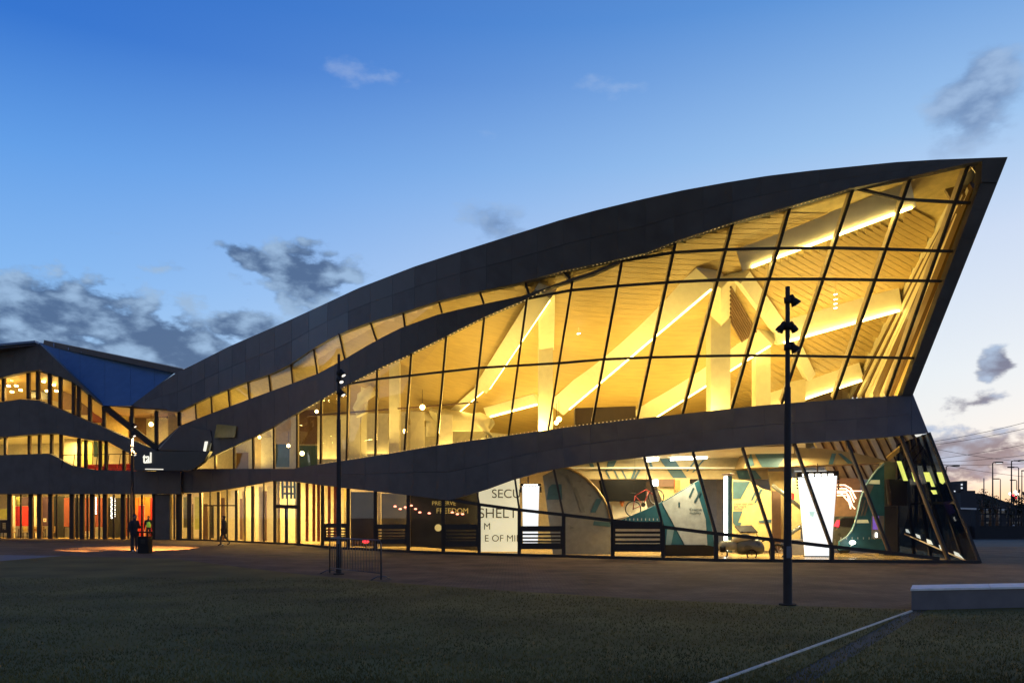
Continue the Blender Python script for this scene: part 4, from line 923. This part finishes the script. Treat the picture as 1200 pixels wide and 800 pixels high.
# grey sail exhibit
o = thing('sail_exhibit', 'tall grey sail shaped exhibit wall with curved right edge', 'exhibit', P(680, 652, 36))
sail = [(648, 650), (644, 616), (636, 557), (648, 551), (660, 547), (668, 549), (678, 554), (688, 561), (698, 571), (707, 583), (713, 596), (717, 612), (718, 650)]
hp('panel', sail, 36, grey_sail, .12, o)
rim = MB(); rim.tube([P(x, y, 35.95) for x, y in sail[4:12]], .05, 8); rim.build('edge_rim', MATS['honey_wood'], o)
for poly in ([(643, 571), (647, 567), (658, 567), (659, 585), (640.5, 585)], [(699, 584), (706, 584), (698, 600), (692, 600)], [(696, 610), (716, 612), (715, 617), (695, 615)]): hp('print', poly, 35.97, slate, .02, o)
for poly in ([(662, 556), (665, 556), (672, 568), (669, 568)], [(676, 563), (682, 562), (680, 565)], [(688, 580), (692, 579), (693, 582)], [(668, 616), (674, 618), (668, 620)], [(672, 570), (676, 572), (686, 600), (681, 600)]): hp('print', poly, 35.97, mat('faint_print', (.17, .165, .15), .7), .015, o)
# dark screen box behind bicycle
hp('dark_soffit_box', [(708, 587), (757, 586), (757, 562), (704, 562)], 37.6, mat('matt_black', (.010, .010, .010), .9, spec=.0), .8)
hp('interior_panel', [(719, 608), (760, 600), (757, 587), (717, 587)], 38.2, cream, .1)
hp('interior_panel', [(778, 592), (810, 585), (808, 560), (766, 560)], 38.4, yellow_w, .1)
hp('interior_panel', [(772, 570), (791, 570), (791, 561), (772, 561)], 38.2, brown, .1)
hp('interior_panel', [(765, 569), (771, 569), (771, 562), (765, 562)], 38.2, lampwhite, .1)
hp('interior_panel', [(791, 574), (797, 574), (797, 562), (791, 562)], 38.1, orange, .1)
o = thing('orange_shade', 'small orange pendant shade under the dark box', 'lamp', P(729, 590, 37.9)); MB().tube([P(729, 587, 37.9), P(729, 593, 37.9)], [.13, .05], 10).build('shade', orange, o)
# triangular exhibit
o = thing('triangular_exhibit', 'blue and white triangular exhibit wall rising to the right below the bicycle', 'exhibit', P(790, 655, 34.4))
hp('panel', [(727, 609.5), (775, 588.5), (823, 560), (832, 600), (837, 640), (777, 640), (776, 617)], 34.4, teal, .14, o)
hp('white_face', [(776, 589), (814, 566.5), (827, 608), (829, 639), (803, 639)], 34.36, pale_pan, .03, o)
hp('pale_triangle', [(782, 620), (790, 620), (786, 640), (780, 640)], 34.35, mat('pale_blue_print', (.25, .38, .40), .5), .02, o)
for poly in ([(812, 571), (814, 572), (809, 583), (807, 582)], [(820, 575), (822, 575.5), (815, 589), (813, 588)]): hp('stroke', poly, 34.33, slate, .01, o)
for s_, x, y in (('Creative', 808, 598), ('mobility', 808, 602)): text('lettering', s_, P(x, y, 34.34), .15, slate, o, thick=.003)
hp('icon', [(795, 588), (797, 588), (797, 594), (795, 594)], 34.33, slate, .01, o)
hp('base', [(779, 655), (838, 656), (837, 640), (826, 638), (779, 638)], 34.3, black, .4, o)
for i in range(10): hp('tick_mark', [(733+i*4.6, 607), (734+i*4.6, 607), (734+i*4.6, 609.5), (733+i*4.6, 609.5)], 34.37, pale_pan, .01, o)
# bicycle
def wheel(c, r, parent, tm, ang=0, nsp=10, tr=.022):
    ax = Vector((math.cos(ang), math.sin(ang), 0)); up_ = Vector((0, 0, 1)); pts = [c+(ax*math.cos(t_)+up_*math.sin(t_))*r for t_ in np.linspace(0, 2*math.pi, 25)]
    w = MB().tube(pts, tr, 8, caps=False).build('tyre', tm, parent)
    rm = MB().tube([c+(p-c)*.90 for p in pts], tr*.4, 6, caps=False); rm.build('rim', MATS['pale_rail'], w)
    sp_ = MB()
    for i in range(nsp): t_ = i*2*math.pi/nsp; sp_.tube([c, c+(ax*math.cos(t_)+up_*math.sin(t_))*r*.9], .004, 4)
    sp_.build('spokes', MATS['pale_rail'], w); MB().tube([c+ax.cross(up_)*-.04, c+ax.cross(up_)*.04], .025, 8).build('hub', frame, w)
bk = thing('bicycle', 'red framed bicycle hung at a slant above the triangular exhibit', 'bicycle', P(742, 596, 35.6))
D_ = 35.6; w1 = P(742, 596, D_); w2 = P(769, 582, D_); r_ = .34
wheel(w1, r_, bk, black); wheel(w2, r_, bk, black)
e1 = (w2-w1).normalized(); n1 = Vector((-e1.z, 0, e1.x)); Bx = lambda a, b: w1+e1*a+n1*b; Lw = (w2-w1).length
fr_ = MB(); bb = Bx(Lw*.42, -.04); seat_ = Bx(Lw*.30, .48); hd = Bx(Lw*.80, .50); hd2 = Bx(Lw*.84, .36)
for a_, b_ in ((w1, bb), (w1, seat_), (bb, seat_), (bb, hd2), (seat_, hd), (hd, hd2), (hd2, w2)): fr_.tube([a_, b_], .018, 6)
fr_.build('frame', red, bk)
MB().tube([hd, Bx(Lw*.78, .62), Bx(Lw*.78, .62)+Vector((.05, -.28, .0))], .013, 6).build('handlebar', black, bk)
MB().tube([Bx(Lw*.30, .48), Bx(Lw*.28, .60)], .013, 6).build('seat_post', black, bk); MB().ball(Bx(Lw*.27, .62), .12, 10, (1.1, .5, .25)).build('saddle', black, bk)
MB().tube([bb+Vector((0, -.03, 0)), bb+Vector((0, .03, 0))], .10, 14).build('chainring', steel, bk)
for s_ in (-1, 1): MB().bar(bb+Vector((0, .06*s_, 0)), bb+Vector((.06*s_, .06*s_, -.16*s_)), .02, .02).build('crank', steel, bk)
for p in (Bx(Lw*.3, .5), hd): MB().tube([p, Vector((p.x, p.y, 4.4))], .006, 5).build('hanging_wire', frame, bk)
# light pillar, yellow wall
o = thing('light_pillar', 'tall thin white light tube in a dark frame before the ochre wall', 'lamp', P(852, 645, 34.6))
hp('tube', [(849, 645), (852.6, 645), (852.6, 558), (849, 558)], 34.6, lampwhite, .08, o); hp('frame', [(853, 647), (858, 647), (858, 557), (853, 557)], 34.62, slate, .12, o)
c = P(853, 555.5, 34.6); MB().ball(c, .27, 14, (1, .8, .18)).build('cap', brown, o)
o = thing('ochre_exhibit_wall', 'ochre exhibit wall with dark triangles and a printed question', 'exhibit', P(880, 645, 37))
hp('panel', [(858, 645), (905, 645), (904, 575), (893, 572), (878, 563), (858, 561)], 37, yellow_w, .15, o)
for poly in ([(859, 564), (879, 564), (868, 584), (859, 584)], [(859, 599), (870, 599), (865, 612), (859, 612)], [(859, 612), (869, 612), (867, 617), (877, 617), (886, 624), (868, 624)], [(886, 572), (889, 572), (882, 586), (880, 586)], [(891, 573), (894, 573), (886, 589), (884, 589)], [(889, 610), (904, 608), (904, 612), (890, 612)]): hp('dark_print', poly, 36.96, slate, .02, o)
for i, s_ in enumerate(('How did you', 'get here', 'today?')): text('lettering', s_, P(860, 591+i*3.2, 36.96), .17, slate, o, thick=.003)
hp('interior_panel', [(905, 645), (915, 645), (915, 575), (905, 575)], 37.5, brown, .1); hp('interior_panel', [(915, 633), (921, 633), (921, 552), (900, 552)], 38, yellow_w, .1)
# concept vehicle
D_ = 33.2; vh = thing('concept_vehicle', 'small olive three wheeled concept vehicle with large black rear wheel', 'vehicle', P(880, 657, D_))
olive = mat('olive_vehicle_paint', (.13, .13, .10), .3, .2, coat=.4)
def loft(nm, secs, m_, parent):
    mb = MB(); n = 12
    for (x, y, ry, rd) in secs:
        c = P(x, y, D_); 
        for k in range(n): t_ = 2*math.pi*k/n; mb.v.append(tuple(c+Vector((0, math.cos(t_)*rd, math.sin(t_)*ry/F_PX*D_))))
    for i in range(len(secs)-1):
        for k in range(n): mb.f.append((i*n+k, i*n+(k+1) % n, (i+1)*n+(k+1) % n, (i+1)*n+k)); mb.sm.append(True)
    mb.f += [tuple(range(n)), tuple((len(secs)-1)*n+k for k in range(n))]; mb.sm += [False, False]
    return mb.build(nm, m_, parent)
loft('body', [(862, 641, 7, .18), (868, 640, 9.5, .30), (878, 639, 10.5, .34), (888, 640, 9.5, .33), (893, 642, 7, .25), (895, 643, 4, .12)], olive, vh)
loft('nose', [(842, 640, 3, .1), (845, 639, 5.5, .18), (854, 638.5, 6, .2), (862, 639, 5.5, .18)], mat('pale_vehicle_paint', (.42, .38, .25), .35), vh)
loft('seat_pod', [(858, 633, 2, .12), (864, 631, 5, .22), (874, 630, 5, .25), (884, 631, 3, .2)], mat('cream_vehicle_paint', (.6, .5, .3), .35), vh)
prism('canopy', [P(861, 617, D_+.2), P(881, 616, D_+.2), P(888, 624, D_-.2), P(867, 624, D_-.2)], (0, .0, .04), black, vh)
for a_, b_ in (((864, 624), (862, 632)), ((886, 624), (890, 634))): MB().tube([P(*a_, D_), P(*b_, D_)], .015, 6).build('canopy_strut', frame, vh)
bar('side_rail', P(861, 627, D_-.3), P(903, 630, D_-.3), .05, .03, MATS['pale_rail'], vh)
MB().tube([P(893, 634, D_), P(900, 631, D_), P(911, 646, D_)], .035, 8).build('swing_arm', frame, vh)
wheel(P(911, 646.5, D_), .31, vh, black, nsp=8, tr=.055); wheel(P(881, 649.5, D_-.32), .19, vh, black, nsp=6, tr=.03); wheel(P(846, 648.5, D_+.2), .22, vh, black, nsp=6, tr=.035)
MB().tube([P(847, 646, D_-.18), P(847, 640, D_-.22)], .12, 10).build('headlight', black, vh)
# right: canopy lens, vents, teal exhibit, neon, car, column
hp('canopy', [(872, 548), (1046, 541.5), (1030, 537), (1000, 530), (962, 525), (925, 524), (880, 526)], 36.2, mat('canopy_ochre', (.30, .22, .09), .6, noise=.2, nscale=.8), 1.6)
for poly in ([(882, 527), (925, 526), (912, 547), (893, 547)], [(975, 531), (980, 531), (976, 543.5), (971, 543.8)], [(982, 531), (986, 531), (1000, 542.5), (994, 543)], [(876, 540), (880, 530), (884, 545), (878, 546)]): hp('canopy_print', poly, 36.15, slate, .02)
for i in range(11):
    x = 950+i*11.0; ty = 508; by = 561 if i < 9 else 545
    prism('slanting_roof_rib', [P(x, ty, 38), P(x+6.4, ty, 38), P(x+6.4+26, by, 39.4), P(x+26, by, 39.4)], (0, .25, 0), (MATS['end_wall_amber'] if i % 2 else cream), hall)
    prism('vent_strip', [P(x+6.6, ty, 38.2), P(x+10.8, ty, 38.2), P(x+10.8+26, by, 39.6), P(x+6.6+26, by, 39.6)], (0, .15, 0), brown, hall)
bar('roof_edge_beam', P(1040, 538, 37), P(1061, 521, 36.4), .18, .18, yellow_w, hall)
o = thing('teal_exhibit', 'teal curved exhibit wall with pale strips and a small kiosk screen', 'exhibit', P(1010, 645, 34.6))
tl_ = [(984, 644), (984, 634), (992, 629), (998, 622), (1003, 611), (1006, 598), (1009, 584), (1014, 571), (1021, 559), (1028, 550), (1036, 543), (1037, 645)]
hp('panel', tl_, 34.6, teal, .15, o); MB().tube([P(x, y, 34.55) for x, y in tl_[1:11]], .04, 8).build('edge_rim', MATS['pale_blue_print'], o)
stripm = mat('pale_strip', (.75, .72, .45), .5, emit=(.9, .82, .4), estr=.35)
for poly in ([(1019, 562), (1031, 562), (1031, 567), (1017, 566.5)], [(1002, 608.5), (1017, 608.5), (1018.5, 612.5), (1001, 612.5)]): hp('caption_strip', poly, 34.56, stripm, .02, o)
hp('pale_print', [(1016, 568), (1024, 568), (1018, 582), (1010, 582)], 34.56, grey_sail, .02, o)
for k in range(3): hp('stroke', [(1010+k*3.5, 584+k), (1012+k*3.5, 584+k), (1007+k*3.5, 604), (1005+k*3.5, 604)], 34.56, MATS['faint_print'], .02, o)
k_ = hp('kiosk', [(1022, 631), (1036, 631), (1036, 604), (1022, 604)], 34.5, grey_sail, .08, o); hp('kiosk_screen', [(1023, 620), (1030, 620), (1030, 604.5), (1023, 604.5)], 34.47, mat('violet_screen', (.1, .05, .2), .3, emit=(.18, .09, .45), estr=1), .02, o)
hp('door', [(1026, 629), (1028, 629), (1028, 624), (1026, 624)], 34.46, lampwhite, .01, o)
for i in range(7): hp('tick_mark', [(985+i*6.6, 629), (986+i*6.6, 629), (986+i*6.6, 631.5), (985+i*6.6, 631.5)], 34.55, pale_pan, .01, o)
o = thing('floor_spotlight', 'small bright oval spotlight low in front of the teal exhibit', 'lamp', P(998, 641, 34.2)); MB().ball(P(999, 635.3, 34.2), .12, 12, (1.15, .6, .75)).build('bulb', lampwhite, o); MB().tube([P(996, 643, 34.2), P(998, 638, 34.2)], .02, 6).build('stem', MATS['pale_rail'], o)
o = thing('neon_tubes', 'pinkish white neon tubes bending down left of the teal exhibit', 'light', P(983, 572, 37.5))
neon = mat('neon_pink', (1, .7, .5), .5, emit=(1, .55, .38), estr=3)
for y, k in ((568, 0), (572, 1), (577, 2), (580, 3)):
    MB().tube([P(981, y, 37.4), P(990+k, y, 37.4), P(997-k, y+4, 37.4), P(1003-k*2, y+16, 37.4)], .035, 6).build('tube', neon, o)
MB().tube([P(981, 575, 37.3), P(1010, 575, 37.3)], .03, 6).build('tube', neon, o)
MB().tube([P(985, 577, 37.3), P(1002, 596, 37.3)], .03, 6).build('tube', neon, o)
hp('interior_panel', [(978, 608), (1008, 608), (1008, 560), (978, 560)], 39, mat('peach_panel', (.62, .36, .16), .5), .1)
D_ = 37.0; cr = thing('display_car', 'parked olive display car seen from behind with dark rear window and red light', 'car', P(1000, 648, D_))
prof = [(979, 640), (979, 622), (982, 617), (984, 608), (990, 604.5), (1012, 604.5), (1024, 616), (1046, 620), (1050, 628), (1050, 640)]
hp('body', prof, D_, olive, 1.6, cr); hp('window', [(983.5, 616), (986, 608), (990, 606.5), (1010, 606.5), (1016, 616), (1000, 618)], D_-.02, black, .05, cr)
hp('tail_light', [(979, 616), (983, 609), (984, 610), (983, 617)], D_-.04, redl, .2, cr)
for x in (990, 1036): c = P(x, 641, D_-.05); MB().tube([c, c+Vector((0, .2, 0))], .30, 16).build('wheel', black, cr)
hp('grey_column', [(1036, 593), (1050, 593), (1050, 541), (1036, 541)], 34.9, mat('olive_column', (.20, .19, .12), .6), .5)
hp('grey_column', [(1036, 655), (1051, 655), (1051, 593.4), (1036, 593.4)], 34.88, mat('grey_col', (.075, .072, .065), .6), .5)
hp('dark_box', [(1045, 592), (1063, 592), (1063, 562), (1042, 561)], 34.5, black, .5)
hp('exhibit_plinth', [(925, 652), (944, 652), (944, 632), (925, 632)], 35, grey_sail, .6)
hp('interior_panel', [(924, 632), (938, 634), (940, 590), (934, 560), (924, 560)], 36.2, yellow_w, .1)
MB().tube([P(905, 568, 35.6), P(945, 600, 35.6)], .09, 8).build('slanting_strut', olive, hall); MB().tube([P(922, 628, 35.5), P(945, 612, 35.5)], .09, 8).build('slanting_strut', olive, hall)
hp('red_flag', [(928, 585), (931, 585), (931, 578), (928, 577)], 35.4, red, .03)
# cabinet upstairs
o = thing('dark_cabinet', 'dark brown cabinet standing upstairs just above the knee band', 'cabinet', PZ(710, 4.7, 37.5))
z0 = 4.7; a, b = P(674, 478, 37.5), P(745, 475.5, 37.5)
prism('body', [PZ(674, z0, 37.5), PZ(745, z0, 37.5), b, a], (0, .8, 0), mat('dark_brown_cabinet', (.05, .03, .018), .5), o)
prism('door', [PZ(676, z0, 37.47), PZ(709, z0, 37.47), P(709, 478, 37.47), P(676, 479, 37.47)], (0, .02, 0), MATS['dark_brown_cabinet'], o)
# little hanging mobiles
for i, (x, ys_) in enumerate(((678, (370, 377, 390)), (979, (344, 350, 355, 360)))):
    d = FD(x, 380)+3; o = thing('hanging_mobile', ['tiny white hanging mobile left of the long roof beam', 'tiny white hanging mobile above the right hand beam'][i], 'mobile', P(x, ys_[0], d))
    MB().tube([P(x, ys_[0]-12, d), P(x, ys_[-1], d)], .006, 4).build('thread', white, o)
    for k, y in enumerate(ys_): hp('leaf', [(x-2, y+.8), (x+2.2, y), (x+2, y+1), (x-1.5, y+1.8)], d, lampwhite, .01, o)

# ------------------------------------------------------------------ background at the right
far = mat('far_brick', (.045, .042, .045), .8); farm = mat('far_dark', (.03, .03, .032), .9)
def fbox(nm, x0, x1, yt, d, dp, m_, parent, z0=0):
    a = PZ(x0, z0, d); b = PZ(x1, z0, d); zt = P(x0, yt, d).z; return prism(nm, [a, b, Vector((b.x, b.y, zt)), Vector((a.x, a.y, zt))], (0, dp, 0), m_, parent)
o = thing('distant_block', 'flat roofed dark building far behind the right edge of the hall', 'building', PZ(1105, 0, 150)); fbox('wall', 1085, 1126, 566.5, 150, 20, far, o); fbox('stair_tower', 1129, 1133.5, 563, 150, 6, far, o); fbox('low_wing', 1126, 1143, 574.5, 149.5, 12, far, o)
for x, y in ((1127.4, 567.5), (1127.4, 571.5)): fbox('lit_window', x-.7, x+.7, y-1, 149.3, .2, mat('pale_gap_light', (.8, .85, .9), .5, emit=(.85, .88, .9), estr=.8), o, P(x, y+1, 149.3).z)
fbox('lit_window', 1118.4, 1119.6, 574.5, 149.8, .2, MATS['pale_gap_light'], o, P(1119, 576, 149.8).z)
o = thing('distant_shed', 'long low shed with sloping roof under the street lamps at right', 'building', PZ(1165, 0, 120))
a = [PZ(1126, 0, 120), PZ(1260, 0, 120), P(1260, 597, 120), P(1189, 591, 120), P(1152, 578, 120), P(1126, 577, 120)]
prism('wall', a, (0, 25, 0), far, o)
fw = mat('far_window', (.08, .08, .08), .3, emit=(.30, .27, .22), estr=.12)
for r_, (y0, y1) in enumerate(((598, 601), (603, 606), (611, 613), (621, 624))):
    for x in list(range(1150, 1200, 6)):
        if random.random() < .75: hp('window', [(x, y1), (x+3.6, y1), (x+3.6, y0), (x, y0)], 119.9, fw, .1, o)
bar('roof_trim', P(1126, 595.4, 119.8), P(1230, 598.5, 119.8), .25, .2, MATS['pale_slab'], o)
o = thing('boundary_wall', 'dark boundary wall and fence running off to the right behind the hall', 'wall', PZ(1170, 0, 62))
prism('wall', [PZ(1120, 0, 62), PZ(1320, 0, 62), PZ(1320, 1.0, 62), PZ(1120, 1.0, 62)], (0, .3, 0), farm, o)
for i in range(14): x = 1146+i*9; bar('fence_post', PZ(x, 1.0, 61.9), PZ(x, 2.4, 61.9), .1, .1, farm, o)
for z in (1.4, 1.9, 2.35): bar('fence_rail', PZ(1146, z, 61.9), PZ(1300, z, 61.9), .06, .06, farm, o)
fbox('gate_pier', 1143, 1147, 597, 61.5, .6, farm, o)
o = thing('satellite_dish', 'small pale round dish fixed on the far wall at right', 'dish', P(1188, 617, 100)); MB().tube([P(1188, 617.5, 100), P(1188, 617.5, 100)+Vector((-.2, .25, 0))], [.36, .12], 14).build('bowl', mat('pale_dish', (.35, .36, .38), .6), o); MB().tube([P(1188, 618, 100.1), P(1180, 625, 100.1)], .05, 6).build('arm', MATS['pale_dish'], o)
# distant trees
leafm = mat('dark_foliage', (.035, .042, .028), .9)
def tree(x, y, d, hpx, wpx, lab, n=340):
    g = PZ(x, 0, d); top = P(x, y, d).z; w = wpx/F_PX*d; o = thing('distant_tree', lab, 'tree', g, 'trees beyond the shed')
    MB().tube([g, g+Vector((.1, 0, top*.4)), g+Vector((0, 0, top*.75))], [.25, .17, .07], 7).build('trunk', brown, o)
    limbs = MB()
    for k in range(5): a_ = k*1.3; limbs.tube([g+Vector((0, 0, top*.4)), g+Vector((math.cos(a_)*w*.3, math.sin(a_)*w*.3, top*.7))], [.09, .03], 5)
    limbs.build('limbs', brown, o)
    vs_, fs_ = [], []; rr = random.Random(int(x)); cl_ = [(rr.gauss(0, .25)*w, rr.gauss(0, .2)*w, top*(.5+.42*rr.random())) for _ in range(9)]
    for k in range(n):
        c_ = cl_[k % 9]; p = Vector((c_[0]+rr.gauss(0, .13)*w, c_[1]+rr.gauss(0, .13)*w, min(c_[2]+rr.gauss(0, .07)*top, top)))+g
        s_ = .10*w*rr.uniform(.5, 1); u_ = Vector((rr.uniform(-1, 1), rr.uniform(-1, 1), rr.uniform(-1, 1))).normalized()*s_; v_ = u_.cross(Vector((rr.uniform(-1, 1), rr.uniform(-1, 1), rr.uniform(-1, 1)))).normalized()*s_*.6
        b_ = len(vs_); vs_ += [tuple(p-u_-g), tuple(p+v_-g), tuple(p+u_-g), tuple(p-v_-g)]; fs_.append((b_, b_+1, b_+2, b_+3))
    me_ = bpy.data.meshes.new('crown'); me_.from_pydata(vs_, [], fs_); me_.materials.append(leafm); q_ = bpy.data.objects.new('crown', me_); COL.objects.link(q_); q_.parent = o
for a_ in ((1151, 573, 112, 0, 12, 'small round tree poking above the shed roof, leftmost'), (1160, 576, 112, 0, 12, 'low tree right of the dark leftmost one above the shed'), (1168, 580, 110, 0, 12, 'bushy low tree at the foot of the first tall street lamp'), (1184, 582, 108, 0, 12, 'small dark tree left of the red and white lights'), (1200, 578, 80, 0, 26, 'broad dark tree cut by the right picture edge'), (1220, 572, 78, 0, 34, 'large dark tree just beyond the right edge')): tree(*a_)
# street lamps along the far road
def street_lamp(x, yt, d, arm, lit, lab):
    g = PZ(x, 0, d); z = P(x, yt, d).z; o = thing('street_lamp', lab, 'street lamp', g, 'street lamps along the far road')
    MB().tube([g, g+Vector((0, 0, 1.2)), g+Vector((0, 0, z))], [.13, .10, .06], 8).build('pole', steel, o)
    e_ = arm/F_PX*d; MB().tube([g+Vector((0, 0, z)), g+Vector((e_*.3, 0, z+.12)), g+Vector((e_, 0, z+.12))], .05, 6).build('arm', steel, o)
    h_ = MB().box(g+Vector((e_+.25*(1 if e_ > 0 else -1), 0, z+.10)), (.8, .3, .16)).build('lantern', steel, o)
    if lit: MB().box(g+Vector((e_+.25, 0, z+.01)), (.6, .25, .06)).build('glass', mat('lantern_lit', (1, 1, 1), .4, emit=(.95, .97, 1), estr=1.2), h_)
for a_ in ((1163.3, 542.5, 93, 5, 1, 'tall street lamp with short lit lantern, thickest pole of the row'), (1185.3, 540.5, 92, 10, 1, 'tallest street lamp near right edge with long lit arm'), (1108.8, 546.5, 100, 9, 0, 'unlit street lamp half hidden behind the slanting end of the hall'), (1172.3, 561.5, 130, -3, 0, 'short unlit street lamp with left arm between the tall ones'),
           (1193.7, 548, 110, -7, 0, 'thin street lamp with arm pointing left beside the right edge'), (1191.5, 563, 135, -3, 0, 'small far street lamp above the red lights'), (1197.5, 552, 118, 1, 0, 'thin pole street lamp at the very right edge')): street_lamp(*a_)
o = thing('far_mast', 'thin pale mast standing far off behind the shed', 'mast', PZ(1153, 0, 300)); MB().tube([PZ(1153, 0, 300), P(1153, 560, 300)], [.35, .2], 6).build('pole', mat('pale_mast', (.35, .3, .22), .6), o)
o = thing('traffic_lights', 'cluster of white and red lights on a pole near the right edge', 'signal', PZ(1188, 0, 105)); MB().tube([PZ(1188, 0, 105), P(1188, 579, 105)], .08, 6).build('pole', steel, o)
for x, y, c_ in ((1184, 578, 0), (1190, 576, 0), (1187, 580, 1), (1190, 583, 1), (1192, 579, 0), (1188.5, 586, 1)): MB().ball(P(x, y, 105), .17, 8).build('lamp', redl if c_ else lampwhite, o)
# overhead cables
for i, (a_, b_, sag) in enumerate((((1096, 513), (1290, 470), 0), ((1097, 517), (1290, 480), 0), ((1098, 523), (1290, 548), 0), ((1102, 533.5), (1290, 500), 0), ((1103, 538), (1290, 520), 0), ((1103, 541), (1290, 536), 0), ((1105, 541), (1290, 566), 0))):
    labs = ['topmost overhead cable crossing the dark cloud at right', 'second overhead cable just below the topmost', 'overhead cable slanting down to the right across the cloud', 'overhead cable rising right through the cloud middle', 'overhead cable rising right just under the middle one', 'nearly level overhead cable low in the cloud', 'lowest overhead cable slanting down towards the street lamps']
    D_ = 70+3*i; pa, pb = P(a_[0]-45, a_[1]+ (a_[1]-b_[1])*45/190, D_+20), P(*b_, D_)
    n = 10; pts_ = [pa.lerp(pb, k/n)-Vector((0, 0, .5*math.sin(math.pi*k/n))) for k in range(n+1)]
    c_ = MB().tube(pts_, .022, 5).build('overhead_cable', frame); tag(c_, labs[i], 'cable', 'overhead cables in the sky at right')

# fill light added to brighten the pale face of the triangular exhibit
lamp('exhibit_fill', 'AREA', PZ(805, 4.05, 33.15), 95, (1, .84, .52), .5, (R(35), 0, 0), parent=hall)

for x in (24, 66, 90, 102, 116, 133, 150, 166, 190.5, 204):
    bar('mullion', WP(x, 579, -.02), WP(x, base(x)-.5, -.02), .11, .1, frame, wing)
for x in (246, 266, 287, 309, 336.5):
    bar('mullion', FP(x, bandbot(x), -.02), FP(x, base(x)-.3, -.02), .07, .1, frame, hall)
